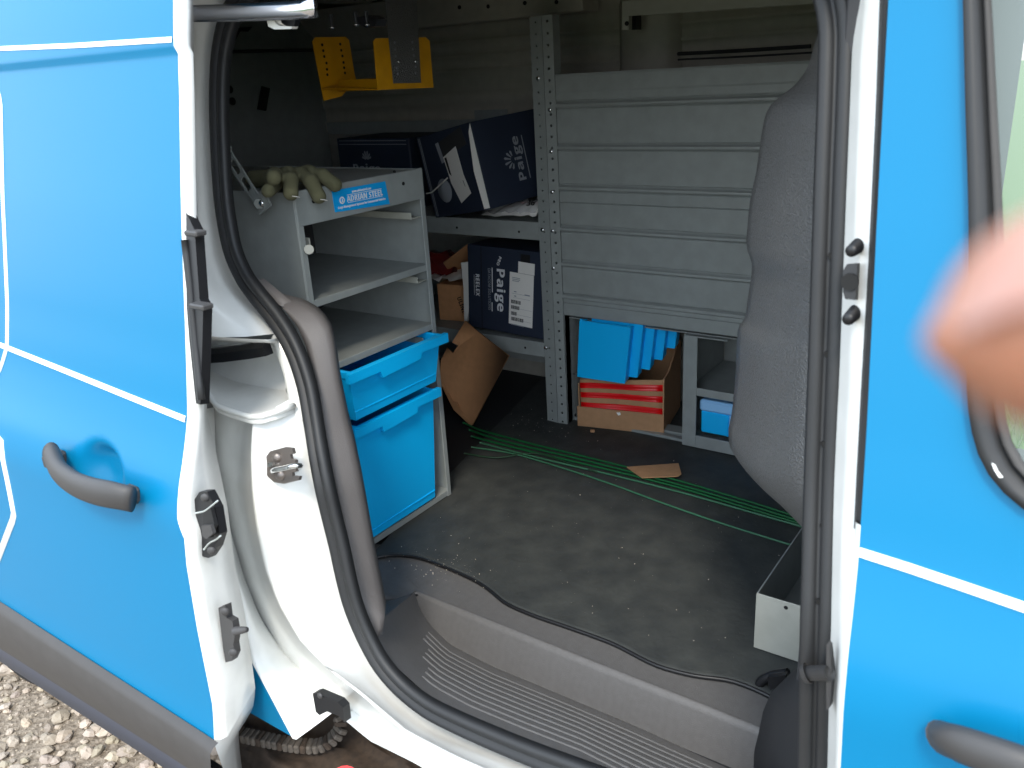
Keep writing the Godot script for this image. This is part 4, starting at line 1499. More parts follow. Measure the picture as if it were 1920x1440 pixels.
# ==================================================================== cabinet beside the door
func cabinet():
	var c := thing("storage_cabinet", "grey steel storage cabinet with open shelves just behind the door", "cabinet", V(-1.7, .588, -1.35))
	var st := S()
	var xf := -1.343
	for z in [-1.150, -1.545]:
		var s := 1.0 if z > -1.3 else -1.0
		st = S()
		bx(st, V(-2.10, .588, z - .002), V(xf, 1.447, z + .002), .001)
		bx(st, V(xf - .002, .588, minf(z, z - s * .015)), V(xf + .002, 1.380, maxf(z, z - s * .015)), .001)
		put("side_panel", st, "steel_grey", c)
	st = S()
	bx(st, V(-2.10, 1.441, -1.543), V(xf, 1.445, -1.152), .001)
	var tp := put("top_panel", st, "steel_grey", c)
	st = S()
	bx(st, V(xf - .002, 1.378, -1.545), V(xf + .003, 1.449, -1.150), .0015)
	bx(st, V(xf - .03, 1.378, -1.53), V(xf - .002, 1.381, -1.165), .001)
	var band := put("top_band", st, "steel_grey", c)
	dot("hole", V(-1.339, 1.423, -1.198), V(1, 0, 0), .004, band)
	dot("hole", V(-1.339, 1.422, -1.474), V(1, 0, 0), .004, band)
	dot("hole", V(-1.339, 1.452, -1.449), V(1, 0, 0), .003, band)
	for y in [1.222, 1.072, .606]:
		st = S()
		bx(st, V(-1.74, y - .006, -1.543), V(xf - .001, y - .002, -1.152), .001)
		bx(st, V(xf - .003, y - .016, -1.543), V(xf + .001, y, -1.152), .001)
		put("shelf", st, "steel_grey", c)
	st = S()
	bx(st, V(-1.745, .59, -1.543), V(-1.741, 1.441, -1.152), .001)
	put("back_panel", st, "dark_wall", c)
	for y in [1.345, 1.190, 1.035, .925]:
		for z in [-1.541, -1.154]:
			var s := 1.0 if z < -1.3 else -1.0
			st = S()
			bx(st, V(-1.70, y - .012, minf(z, z + s * .034)), V(xf - .012, y - .009, maxf(z, z + s * .034)), .001)
			bx(st, V(-1.70, y - .012, minf(z + s * .032, z + s * .035)), V(xf - .012, y + .004, maxf(z + s * .032, z + s * .035)), .001)
			put("bin_rail", st, "light_steel", c)
	st = S()
	cyl(st, V(-1.33, 1.332, -1.16), V(-1.352, 1.327, -1.179), .010, .010, 12)
	put("shelf_clip", st, "light_steel", c)
	# printed plate on the band
	st = S()
	var q := [V(-1.339, 1.437, -1.251), V(-1.339, 1.435, -1.414), V(-1.339, 1.384, -1.421), V(-1.339, 1.392, -1.253)]
	plate(st, q, .0012)
	var pl := put("printed_plate", st, "sticker_blue", c)
	var rt: Vector3 = (q[1] - q[0]).normalized()
	var u: Vector3 = (q[0] - q[3]).normalized()
	var o: Vector3 = (q[0] + q[1] + q[2] + q[3]) / 4.0 + V(.0009, 0, 0)
	var w: float = q[0].distance_to(q[1])
	var h: float = q[0].distance_to(q[3])
	text("lettering", "ADRIAN STEEL", o + rt * w * .07 + u * h * .04, rt, u, h * .27, w * .68, "print_white", pl)
	text("lettering", "www.adriansteel.com", o + rt * w * .02 + u * h * .34, rt, u, h * .12, w * .36, "print_white", pl)
	text("lettering", "Cargo Management Systems for Commercial Vehicles", o - rt * w * .0 - u * h * .31, rt, u, h * .15, w * .90, "print_white", pl, true)
	st = S()
	for s in [.22, -.14]:
		var a: Vector3 = o + u * h * s + rt * w * .07
		box(st, frame(a, rt, u), V(w * .66, .0012, .0008), .0002)
	put("rule_line", st, "print_white", pl)
	st = S()
	var em: Vector3 = o - rt * w * .36 + u * h * .02
	cyl(st, em, em + V(.0006, 0, 0), h * .17, h * .17, 20)
	put("emblem", st, "print_white", pl)
	st = S()
	cyl(st, em + V(.0006, 0, 0), em + V(.0011, 0, 0), h * .105, h * .105, 16)
	put("emblem_field", st, "sticker_blue", pl)
	st = S()
	box(st, frame(em + V(.0014, 0, 0), rt, u), V(h * .05, h * .15, .0006), .0001)
	box(st, frame(em + V(.0014, 0, 0) - u * h * .05, rt, u), V(h * .10, h * .05, .0006), .0001)
	put("emblem_mark", st, "print_white", pl)
	# two blue drawers
	drawer("shallow", "shallow blue plastic drawer pulled slightly out of the cabinet", -1.190, -1.532, 1.053, .934, -1.296)
	drawer("deep", "deep blue plastic drawer at the bottom of the cabinet", -1.206, -1.512, .912, .613, -1.318)


func drawer(_which: String, label: String, z0: float, z1: float, y1: float, y0: float, x: float):
	var d := thing("storage_bin", label, "bin", V(x - .17, y0, (z0 + z1) / 2), "blue drawers in the grey cabinet")
	var zi0 := z0 - .012
	var zi1 := z1 + .014
	var tp := .022
	var A := [V(x - .012, y1, zi0), V(x - .012, y1, zi1), V(x - .36, y1, zi1), V(x - .36, y1, zi0)]
	var B := [V(x - .012 - tp * .4, y0, zi0 - tp * .6), V(x - .012 - tp * .4, y0, zi1 + tp), V(x - .34, y0, zi1 + tp), V(x - .34, y0, zi0 - tp * .6)]
	var st := S()
	grid(st, [A, B], true)
	var Ai := []
	var Bi := []
	var cA := V(x - .18, y1, (z0 + z1) / 2)
	for k in 4:
		Ai.append(A[k].lerp(cA, .018))
		Bi.append(B[k].lerp(V(x - .18, y0, (z0 + z1) / 2), .018) + V(0, .004, 0))
	grid(st, [Ai, Bi], true)
	quad(st, B[0], B[1], B[2], B[3])
	quad(st, Bi[0], Bi[1], Bi[2], Bi[3])
	grid(st, [A, Ai], true)
	put("body", st, "blue_plastic", d)
	# rim: a lip all round; at the front it drops into a finger grip
	st = S()
	for k in 4:
		var a: Vector3 = A[k]
		var b: Vector3 = A[(k + 1) % 4]
		if k == 0:
			continue
		var m := (a + b) / 2 + V(0, -.008, 0)
		var dir := (b - a)
		var out := dir.cross(Vector3.UP).normalized()
		box(st, frame(m - out * .004, dir, Vector3.UP), V(dir.length() + .02, .018, .010), .002)
	put("rim", st, "blue_plastic", d)
	st = S()
	var t := frame(V(x - .004, 0, 0), V(0, 0, -1), Vector3.UP)
	var L := -z0
	var R := -z1
	var wd := R - L
	var poly := PackedVector2Array([Vector2(L, y1), Vector2(R, y1), Vector2(R, y1 - .023), Vector2(L + wd * .70, y1 - .020), Vector2(L + wd * .69, y1 - .034), Vector2(L + wd * .30, y1 - .038), Vector2(L + wd * .285, y1 - .022), Vector2(L, y1 - .021)])
	prism(st, poly, t, .012)
	put("handle", st, "blue_plastic", d)
	# moulded foot line
	st = S()
	bx(st, V(x - .016 - tp * .4, y0 + .018, zi0 - tp * .5), V(x - .010 - tp * .36, y0 + .022, zi1 + tp * .95), .001)
	put("base_line", st, "blue_plastic", d)


# ==================================================================== boxes, bins and loose cargo
func burst(st: SurfaceTool, o: Vector3, rt: Vector3, up: Vector3, r0: float, r1: float, n: int, spread: float):   # fan of tapering rays
	for i in n:
		var a := lerpf(-spread, spread, float(i) / (n - 1))
		var d := rt * sin(a) + up * cos(a)
		var s := d.cross(rt.cross(up)).normalized()
		var len := r1 * (1.0 - .12 * absf(i - (n - 1) * .5))
		plate(st, [o + d * r0 - s * .0012, o + d * r0 + s * .0012, o + d * len + s * .0036, o + d * (len + .004), o + d * len - s * .0036], .0008)


func carton(st: SurfaceTool, t: Transform3D, s: Vector3, skip_top := false):   # open or closed carton walls, 4 mm board
	var h := s / 2
	for q in [[V(0, 0, h.z - .002), V(s.x, s.y, .004)], [V(0, 0, -h.z + .002), V(s.x, s.y, .004)], [V(h.x - .002, 0, 0), V(.004, s.y, s.z - .009)], [V(-h.x + .002, 0, 0), V(.004, s.y, s.z - .009)], [V(0, -h.y + .002, 0), V(s.x - .009, .0038, s.z - .009)]]:
		box(st, t * Transform3D(Basis(), q[0]), q[1], .0014)
	if not skip_top:
		box(st, t * Transform3D(Basis(), V(0, h.y - .002, 0)), V(s.x - .009, .0038, s.z - .009), .001)


func cargo():
	# navy carton tipped on the upper shelf
	var t := Transform3D(Basis.from_euler(Vector3(deg_to_rad(4.4), deg_to_rad(-15.2), deg_to_rad(10))), V(-1.625, 1.381, -2.19))
	var sz := V(.292, .253, .289)
	var b := thing("navy_carton", "tipped navy cable carton with a round hole and hanging cord on the upper shelf", "carton", V(-1.62, 1.226, -2.19), "navy cable cartons on the shelves")
	var st := S()
	carton(st, t, sz)
	put("carton_body", st, "navy_card", b)
	var rx := t.basis.x
	var uy := t.basis.y
	var nz := t.basis.z
	var fc := t * V(0, 0, .1452)   # front face centre
	var rc := t * V(.1467, 0, 0)   # right face centre
	st = S()
	for q in [[-.134, 0], [-.127, 0]]:
		box(st, frame(fc + rx * q[0], rx, uy), V(.0022, .245, .0008), .0002)
	put("printed_line", st, "print_grey", b)
	st = S(1)
	cyl(st, fc + rx * -.058 - uy * .048, fc + rx * -.058 - uy * .048 + nz * .0035, .037, .033, 28)
	put("pull_hole", st, "print_grey", b)
	st = S(2)
	tube(st, fine([fc + rx * -.148 - uy * .045 + nz * .010, fc + rx * -.11 - uy * .044 + nz * .014, fc + rx * -.06 - uy * .028 + nz * .012, fc + rx * -.022 - uy * .012 + nz * .003], 18), .0022, 6)
	put("cord", st, "white_cord", b)
	st = S()
	plate(st, [fc + rx * -.020 + uy * .050 + nz * .002, fc + rx * .058 + uy * .072 + nz * .002, fc + rx * .066 - uy * .012 + nz * .002, fc + rx * .084 - uy * .070 + nz * .006, fc + rx * .022 - uy * .094 + nz * .002, fc + rx * -.008 - uy * .030 + nz * .002], .001)
	var lab := put("label", st, "paper", b)
	st = S()
	plate(st, [fc + rx * -.014 + uy * .046 + nz * .003, fc + rx * -.003 + uy * .048 + nz * .003, fc + rx * .004 - uy * .02 + nz * .003, fc + rx * .038 - uy * .086 + nz * .0048, fc + rx * .027 - uy * .089 + nz * .0036, fc + rx * -.003 - uy * .028 + nz * .003], .0006)
	put("label_band", st, "print_black", lab)
	st = S()
	for k in 3:
		box(st, frame(fc + rx * (.034 + .013 * k) + uy * (-.052 + .006 * k) + nz * (.0042 + .0006 * k), uy + rx * -.25, rx * -1), V(.034 - .005 * k, .0022, .0006), .0001)
	put("label_print", st, "print_black", lab)
	st = S()
	plate(st, [fc + rx * -.047 + uy * .094 + nz * .001, fc + rx * -.030 + uy * .096 + nz * .001, fc + rx * -.020 + uy * .036 + nz * .001, fc + rx * -.036 + uy * .033 + nz * .001], .0008)
	put("tag", st, "print_grey", b)
	st = S()
	plate(st, [fc + rx * -.026 + uy * .096 + nz * .0005, fc + rx * .10 + uy * .122 + nz * .0005, fc + rx * .11 + uy * .07 + nz * .0005, fc + rx * -.018 + uy * .046 + nz * .0005], .0008)
	put("tape_patch", st, "dark_wall", b)
	# open edge flap: pale board showing along the corner
	st = S()
	plate(st, [t * V(.149, .122, .146), t * V(.150, -.122, .146), t * V(.132, -.122, .152), t * V(.128, -.01, .156), t * V(.140, .10, .150)], .002)
	put("torn_edge", st, "paper", b)
	text("lettering", "Paige", rc - nz * .008 - uy * .004 + rx * .0006, uy, nz, .038, .130, "print_grey", b)
	st = S()
	box(st, frame(rc - nz * .034 - uy * .004 + rx * .0004, uy, nz), V(.128, .003, .0008), .0002)
	burst(st, rc + nz * .014 - uy * .004 + rx * .0005, uy, nz, .012, .036, 6, 1.25)
	put("printed_mark", st, "print_grey", b)
	# navy carton behind the cabinet
	b = thing("navy_carton", "navy carton with two pale lines half hidden behind the grey cabinet", "carton", V(-2.12, 1.226, -2.3), "navy cable cartons on the shelves")
	var lo := V(-2.295, 1.33, -2.2)
	var hi := V(-1.958, 1.46, -2.2)
	st = S()
	carton(st, Transform3D(Basis(), V((lo.x + hi.x) / 2, (1.226 + hi.y) / 2, -2.32)), V(hi.x - lo.x, hi.y - 1.226, .24))
	put("carton_body", st, "navy_card", b)
	st = S()
	for y in [.008, .020]:
		box(st, Transform3D(Basis(), V((lo.x + hi.x) / 2, hi.y - y, -2.1995)), V(hi.x - lo.x - .02, .0024, .001), .0002)
	put("printed_line", st, "print_grey", b)
	var bc := V(-2.158, 1.387, -2.199)
	st = S()
	burst(st, bc, V(1, 0, 0), V(0, 1, 0), .004, .030, 6, 1.1)
	put("printed_mark", st, "print_grey", b)
	text("lettering", "Paige", V(-2.163, 1.354, -2.199), V(1, 0, 0), V(0, 1, 0), .042, .13, "print_grey", b)
	# navy carton with the shipping label on the lower shelf
	t = Transform3D(Basis.from_euler(Vector3(deg_to_rad(-3.0), deg_to_rad(-1.3), deg_to_rad(-1.4))), V(-1.536, .988, -2.268))
	sz = V(.297, .272, .30)
	b = thing("navy_carton", "open navy carton with large white shipping label on the lower shelf", "carton", V(-1.53, .85, -2.27), "navy cable cartons on the shelves")
	st = S()
	carton(st, t, sz)
	put("carton_body", st, "navy_card", b)
	rx = t.basis.x
	uy = t.basis.y
	nz = t.basis.z
	fc = t * V(0, 0, .1512)
	st = S()
	box(st, frame(fc - rx * .092, rx, uy), V(.003, .268, .0006), .0002)
	put("crease", st, "print_black", b)
	text("lettering", "Paige", fc + rx * -.018 + uy * .0, -uy, rx, .044, .138, "print_white", b)
	text("lettering", "DATACOM SOLUTIONS", fc + rx * -.060 - uy * .002, -uy, rx, .010, .136, "print_grey", b, false)
	text("lettering", "REELEX", fc + rx * -.108 + uy * .006, -uy, rx, .015, .072, "print_white", b)
	text("lettering", "PRO", fc + rx * -.020 + uy * .094, -uy - rx * .4, rx - uy * .4, .010, .030, "print_white", b)
	st = S()
	box(st, frame(fc + rx * -.048 + uy * .030, -uy, rx), V(.080, .0032, .0008), .0002)
	box(st, frame(fc + rx * -.050 - uy * .058, -uy, rx), V(.030, .0032, .0008), .0002)
	box(st, frame(fc + rx * -.122 + uy * .006, -uy, rx), V(.068, .0010, .0008), .0002)
	put("printed_line", st, "print_white", b)
	st = S()
	box(st, frame(fc + rx * .066 - uy * .020 + nz * .0012, rx - uy * .035, uy), V(.092, .168, .001), .0003)
	box(st, frame(fc + rx * .086 + uy * .082 + nz * .0006, rx - uy * .035, uy), V(.062, .036, .001), .0003)
	lab = put("shipping_label", st, "paper", b)
	st = S()
	for q in [[.026, .052, .030, .0022], [.026, .047, .030, .0022], [.024, .042, .026, .0022], [.022, .008, .010, .003], [.068, .002, .020, .003], [.022, -.006, .008, .003], [.044, .001, .070, .0008], [.046, -.012, .064, .0006], [.048, -.046, .074, .0006], [.046, -.066, .074, .0006], [.046, -.084, .074, .0006], [.030, -.100, .050, .003]]:
		box(st, frame(fc + rx * (q[0] + .022) + uy * (q[1] - .004) + nz * .002, rx - uy * .035, uy), V(q[2], q[3], .0006), .0001)
	put("label_print", st, "print_grey", lab)
	st = S()
	var rng := RandomNumberGenerator.new()
	rng.seed = 12
	for q in [[-.022, .036], [-.040, .032], [-.060, .020], [-.078, .046]]:
		var x := .0
		while x < q[1]:
			var w := rng.randf_range(.0008, .0024)
			box(st, frame(fc + rx * (.028 + x + w / 2) + uy * (q[0] - .006 - (x + .02) * .035) + nz * .002, rx - uy * .035, uy), V(w, .0115, .0006), .0001)
			x += w + rng.randf_range(.0006, .0018)
	put("barcode", st, "print_black", lab)
	st = S()
	box(st, frame(fc + rx * .082 + uy * .112 + nz * .0004, rx, uy), V(.036, .026, .0006), .0001)
	put("print_block", st, "print_black", b)
	# its torn brown side flap and a sheet of white packing
	st = S()
	plate(st, [t * V(-.149, .134, .148), t * V(-.28, .02, .12), t * V(-.34, -.02, .0), t * V(-.149, .0, -.02)], .004)
	put("side_flap", st, "brown_card", b)
	st = S()
	plate(st, [V(-1.718, 1.071, -2.135), V(-1.673, 1.078, -2.135), V(-1.689, 0.951, -2.135), V(-1.715, 0.86, -2.135), V(-1.723, 0.874, -2.135), V(-1.715, 0.985, -2.135)], .010)
	tag(put("packing_slab", st, "paper"), "thin white foam slab wedged left of the labelled navy carton", "packing")
	# brown carton printed with black letters, on the lower shelf
	t = Transform3D(Basis.from_euler(Vector3(0, deg_to_rad(8), deg_to_rad(0))), V(-1.80, .912, -2.285))
	b = thing("brown_carton", "small brown carton with black lettering behind the leaning cardboard", "carton", V(-1.80, .848, -2.285))
	st = S()
	carton(st, t, V(.165, .128, .20))
	put("carton_body", st, "brown_card", b)
	text("lettering", "ULINE", t * V(.012, -.005, .1006), t.basis.y * -1 + t.basis.x * .35, t.basis.x + t.basis.y * .35, .017, .058, "print_black", b)
	st = S(3)
	rng.seed = 3
	var rows := []
	for i in 7:
		var row := []
		for j in 15:
			row.append(V(-1.93 + .017 * j, .985 + .004 * i + rng.randf_range(-.008, .010) + .002 * j, -2.16 - .022 * i + rng.randf_range(-.006, .006)))
		rows.append(row)
	grid(st, rows)
	tag(put("crumpled_paper", st, "paper"), "crumpled white paper lying on the small brown carton", "paper")
	st = S(4)
	rows = []
	for i in 7:
		var row := []
		for j in 9:
			row.append(V(-1.99 + .022 * j, 1.085 - .015 * i + rng.randf_range(-.006, .006), -2.20 - .02 * sin(i * .5) + rng.randf_range(-.008, .008)))
		rows.append(row)
	sheet(st, rows, V(0, 0, -.02))
	tag(put("red_bag", st, "red_film"), "dark red plastic bag in the corner of the lower shelf", "bag")
	# plastic bag of small packs at the right end of the upper shelf
	st = S(5)
	rows = []
	var bl := V(-1.61, 1.22, -2.13)
	var br := V(-1.402, 1.217, -2.13)
	for i in 9:
		var row := []
		for j in 16:
			var u := j / 15.0
			var w := i / 8.0
			var hgt := .050 * sin(PI * clampf(w * .9 + .1, 0, 1)) * (.35 + .65 * u) + rng.randf_range(-.004, .004)
			row.append(V(lerpf(bl.x, br.x, u), 1.226 + maxf(hgt, .001), -2.112 - .12 * w))
		rows.append(row)
	grid(st, rows)
	b = thing("plastic_bag", "crinkled clear plastic bag with white and red print beside the tipped carton", "bag", V(-1.46, 1.226, -2.17))
	put("filling", st, "paper", b)
	st = S(6)
	var film := []
	for r in rows:
		var q := []
		for p in r:
			q.append(p + V(0, .006 + rng.randf_range(0, .008), .003))
		film.append(q)
	grid(st, film)
	put("film", st, "clear_film", b)
	st = S()
	for k in 9:
		var p: Vector3 = rows[3 + k % 4][6 + k]
		box(st, Transform3D(Basis.from_euler(Vector3(1.0, rng.randf(), 0)), p + V(0, .004, .002)), V(.022, .010, .001), .0002)
	put("red_print", st, "red_film", b)
	text("lettering", "36", rows[2][13] + V(0, .012, .014), V(1, .1, 0), V(0, .8, -.5), .018, .030, "print_black", b)
	# big loose cardboard sheet leaning from the shelf to the floor
	st = S(7)
	var sh := thing("cardboard_sheet", "large bent brown cardboard sheet leaning from the lower shelf to the floor", "cardboard", V(-1.6, .588, -1.97))
	plate(st, [V(-1.628, 0.914, -2.02), V(-1.574, 0.884, -2.02), V(-1.45, 0.828, -2), V(-1.526, 0.685, -1.975), V(-1.579, 0.587, -1.955), V(-1.669, 0.628, -1.985), V(-1.726, 0.703, -1.985), V(-1.723, 0.777, -1.985), V(-1.699, 0.819, -2), V(-1.674, 0.805, -2), V(-1.653, 0.833, -2), V(-1.679, 0.84, -2)], .0042)
	put("sheet", st, "brown_card", sh)
	st = S()
	plate(st, [V(-1.583, 0.586, -1.96), V(-1.592, 0.58, -1.96), V(-1.658, 0.624, -1.96), V(-1.701, 0.707, -1.96), V(-1.685, 0.691, -1.96), V(-1.657, 0.654, -1.96), V(-1.64, 0.652, -1.96), V(-1.633, 0.634, -1.96)], .004)
	put("torn_flap", st, "brown_card", sh)
	# open carton with red striped tape
	t = Transform3D(Basis.from_euler(Vector3(0, deg_to_rad(12), 0)), V(-1.166, .668, -2.25))
	b = thing("taped_carton", "open brown carton with red striped tape on the van floor", "carton", V(-1.166, .588, -2.25))
	st = S()
	var hx := .135
	var hz := .118
	box(st, t * Transform3D(Basis(), V(0, -.078, 0)), V(.262, .004, .228), .001)
	box(st, t * Transform3D(Basis(), V(-hx + .002, -.01, 0)), V(.004, .14, .228), .001)
	plate(st, [t * V(hx, -.08, hz), t * V(hx, .098, hz - .004), t * V(hx, .10, .05), t * V(hx, .135, -.04), t * V(hx, .145, -hz), t * V(hx, -.08, -hz)], .004)
	plate(st, [t * V(-hx, -.08, -hz), t * V(hx - .003, -.08, -hz), t * V(hx - .003, .148, -hz - .004), t * V(.0, .152, -hz - .004), t * V(-hx, .12, -hz)], .004)
	put("carton_body", st, "cardboard", b)
	# front: the lower half stands proud of the taped upper half
	st = S()
	box(st, t * Transform3D(Basis(), V(0, -.048, hz)), V(.276, .066, .005), .0012)
	put("front_flap", st, "cardboard", b)
	st = S(8)
	var fr := []
	for i in 9:
		var row := []
		for j in 13:
			var u := j / 12.0
			row.append(t * V(-hx + .008 + (2 * hx - .010) * u, -.03 + .0155 * i * (.86 + .14 * u), hz - .006 - .004 * sin(i * .6) + .003 * sin(u * 7.0 + i * .5)))
		fr.append(row)
	sheet(st, fr, t.basis.z * -.003)
	put("front_panel", st, "cardboard", b)
	for i in 3:
		st = S(9)
		var k: float = [.75, 3.3, 5.7][i]
		var ra := []
		var rb := []
		for j in 13:
			ra.append(along(fr, k, j) + t.basis.z * .0012)
			rb.append(along(fr, k + 1.35, j) + t.basis.z * .0012)
		sheet(st, [ra, blend(ra, rb, .5), rb], t.basis.z * -.0008)
		put("red_stripe", st, "red_tape", b)
	st = S()
	plate(st, [t * V(-.01, -.022, hz + .0032), t * V(.002, -.020, hz + .0032), t * V(.004, -.028, hz + .0032), t * V(-.004, -.031, hz + .0032)], .0006)
	put("paper_scrap", st, "white_vinyl", b)
	# five blue divider bins nested over its edge
	var first: Node3D = null
	var f := [V(-1.245, 0.944, -2.085), V(-1.077, 0.941, -2.085), V(-1.098, 0.766, -2.085), V(-1.259, 0.762, -2.085)]
	var names := ["front blue shelf bin facing outward, nearest of the nested five", "second blue shelf bin of the nested five, directly behind the front one", "middle blue shelf bin of the nested five", "fourth blue shelf bin of the nested five, only its edge showing", "rearmost blue shelf bin of the nested five"]
	for i in 5:
		if i == 0:
			first = thing("shelf_bin", names[0], "bin", (f[2] + f[3]) / 2, "blue bins nested in the taped carton")
			st = S()
			plate(st, f, .003)
			put("front_wall", st, "blue_plastic", first)
			st = S()
			var c: Vector3 = (f[0] + f[1] + f[2] + f[3]) / 4
			for e in [[f[0], f[3]], [f[1], f[2]], [f[3], f[2]]]:
				var inn: Vector3 = V(0, 0, -.035)
				var a: Vector3 = e[0]
				var d: Vector3 = e[1]
				plate(st, [a, d, d + inn + (c - d) * .06, a + inn + (c - a) * .06], .0028)
			put("side_wall", st, "blue_plastic", first)
			st = S()
			cyl(st, f[0] + V(.006, -.004, .001), f[0] + V(.006, .004, .001), .004, .004, 8)
			cyl(st, f[1] + V(-.006, -.004, .001), f[1] + V(-.006, .004, .001), .004, .004, 8)
			box(st, frame((f[0] + f[1]) / 2 + V(0, -.001, .002), f[1] - f[0], Vector3.UP), V(.165, .004, .006), .0012)
			put("rim", st, "blue_plastic", first)
		else:
			var o: Node3D = first.duplicate()
			o.name = "shelf_bin_%03d" % i
			add_child(o)
			o.position = first.position + V(.026, .010, -.030) * i + V(0, .003, 0) * i * i
			o.set_meta("label", names[i])


func along(rows: Array, k: float, j: int) -> Vector3:
	return rows[int(k)][j].lerp(rows[int(k) + 1][j], k - int(k))


# ==================================================================== small things
func small_things():
	# cut piece of cardboard on the mat
	var st := S()
	var up := V(0, .012, 0)
	plate(st, [V(-.991, 0.6, -1.89), V(-.876, 0.6, -1.978), V(-.842, 0.6, -1.922), V(-.844, 0.6, -1.906), V(-.925, 0.6, -1.852)], .003)
	tag(put("cardboard_scrap", st, "cardboard"), "cut tan cardboard scrap lying across the green cords", "cardboard")
	# green cords
	var cords := [
		["dark green cord along the floor, farthest from the door", "green_cord", .0031, [V(-1.614, 0.592, -1.948), V(-1.528, 0.592, -1.925), V(-1.317, 0.592, -1.912), V(-1.131, 0.592, -1.909), V(-.875, 0.592, -1.9), V(-.643, 0.592, -1.876), V(-.489, 0.592, -1.853)]],
		["green cord passing just in front of the cardboard scrap", "green_cord", .0031, [V(-1.558, 0.592, -1.909), V(-1.441, 0.592, -1.891), V(-1.264, 0.592, -1.888), V(-1.083, 0.592, -1.887), V(-.85, 0.592, -1.878), V(-.622, 0.592, -1.856), V(-.484, 0.592, -1.838)]],
		["green cord third from the floor track, lying beside two others", "green_cord", .0031, [V(-1.522, 0.592, -1.872), V(-1.404, 0.592, -1.866), V(-1.23, 0.592, -1.865), V(-1.055, 0.592, -1.867), V(-.834, 0.592, -1.862), V(-.613, 0.592, -1.839), V(-.483, 0.592, -1.827)]],
		["pale green cord at the front of the bundle", "pale_cord", .0029, [V(-1.469, 0.592, -1.846), V(-1.346, 0.592, -1.841), V(-1.179, 0.592, -1.84), V(-1.008, 0.592, -1.843), V(-.801, 0.592, -1.839), V(-.604, 0.592, -1.825), V(-.482, 0.592, -1.816)]],
		["single thin grey green cord lying apart, nearest the door", "pale_cord", .0026, [V(-1.473, 0.592, -1.808), V(-1.338, 0.592, -1.828), V(-1.164, 0.592, -1.817), V(-.981, 0.592, -1.793), V(-.811, 0.592, -1.762), V(-.66, 0.592, -1.74), V(-.481, 0.592, -1.723)]],
		["faded dark cord at the left of the green bundle", "old_cord", .0028, [V(-1.465, 0.592, -1.761), V(-1.363, 0.592, -1.782), V(-1.282, 0.592, -1.858), V(-1.169, 0.592, -1.853), V(-1.055, 0.592, -1.837)]],
	]
	for c in cords:
		st = S(1)
		tube(st, fine(c[3], 60), c[2], 7)
		tag(put("floor_cord", st, c[1]), c[0], "cord", "cords across the van floor")
	# crumbs and dust on the mat and step
	var rng := RandomNumberGenerator.new()
	rng.seed = 17
	var cr := S()
	box(cr, Transform3D(), V(1, .5, .7), .2)
	cr.generate_normals()
	var mm := MultiMesh.new()
	mm.transform_format = MultiMesh.TRANSFORM_3D
	mm.mesh = cr.commit()
	mm.instance_count = 900
	for i in mm.instance_count:
		var p := Vector3.ZERO
		if i < 300:
			p = V(rng.randf_range(-1.30, -.35), .589, rng.randf_range(-2.05, -1.26))
		elif i < 480:
			p = V(rng.randfn(-1.36, .10), .589, rng.randfn(-2.04, .07))
		elif i < 640:
			p = V(rng.randfn(-1.14, .06), .589, rng.randfn(-1.245, .025))
		else:
			p = V(rng.randf_range(-1.0, -.45), .506, rng.randf_range(-1.10, -.93))
		var s := .0005 + .0023 * pow(rng.randf(), 6)
		mm.set_instance_transform(i, Transform3D(Basis.from_euler(Vector3(0, rng.randf() * TAU, rng.randf())).scaled(V(s, s, s)), p))
	var mi := MultiMeshInstance3D.new()
	mi.multimesh = mm
	mi.material_override = M["crumb"]
	mi.name = "crumbs"
	add_child(mi)
	mi.set_meta("kind", "stuff")
	st = S()
	box(st, Transform3D(Basis.from_euler(Vector3(0, .5, 0)), V(-1.207, 0.593, -2.078)), V(.014, .008, .010), .002)
	tag(put("cork_bit", st, "cardboard"), "small tan scrap on the floor below the taped carton", "scrap")
	# grey sheet metal tray by the front pillar
	var tr := thing("metal_tray", "light grey sheet metal tray beside the front pillar", "tray", V(-.33, .588, -1.5))
	var y0 := .590
	var y1 := .712
	var x0 := -.430
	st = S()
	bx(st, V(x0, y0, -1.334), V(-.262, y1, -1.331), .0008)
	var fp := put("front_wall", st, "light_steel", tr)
	dot("hole", V(-.374, 0.7, -1.331), V(0, 0, 1), .004, fp)
	st = S()
	bx(st, V(x0, y0, -1.75), V(x0 + .003, y1, -1.334), .0008)
	bx(st, V(-.262, y0, -1.75), V(-.259, y1, -1.331), .0008)
	bx(st, V(x0, y0, -1.753), V(-.259, y1, -1.75), .0008)
	put("side_wall", st, "steel_grey", tr)
	st = S()
	bx(st, V(x0 + .003, y0, -1.75), V(-.262, y0 + .003, -1.334), .0008)
	put("bottom", st, "steel_grey", tr)
	# slotted zinc bracket standing on the cabinet
	var br := thing("slotted_bracket", "zinc slotted angle bracket with bolt at the cabinet's near corner", "bracket", V(-1.41, 1.447, -1.12))
	var a := V(-1.508, 1.536, -1.135)
	var b := V(-1.42, 1.421, -1.135)
	var d := b - a
	var ac := d.cross(V(0, 0, 1)).normalized() * .030
	if ac.x < 0:
		ac = -ac
	st = S()
	a -= ac * .75
	b -= ac * .75
	var t := frame(a, d, -ac)
	var L := d.length()
	for q in [[0.0, L, 0.0, .007], [0.0, L, .023, .030], [0.0, .028, .007, .023], [.058, .070, .007, .023], [.100, L, .007, .023]]:
		var s0 := V((q[0] + q[1]) / 2, -(q[2] + q[3]) / 2, 0)
		box(st, t * Transform3D(Basis(), s0), V(q[1] - q[0], q[3] - q[2], .003), .0005)
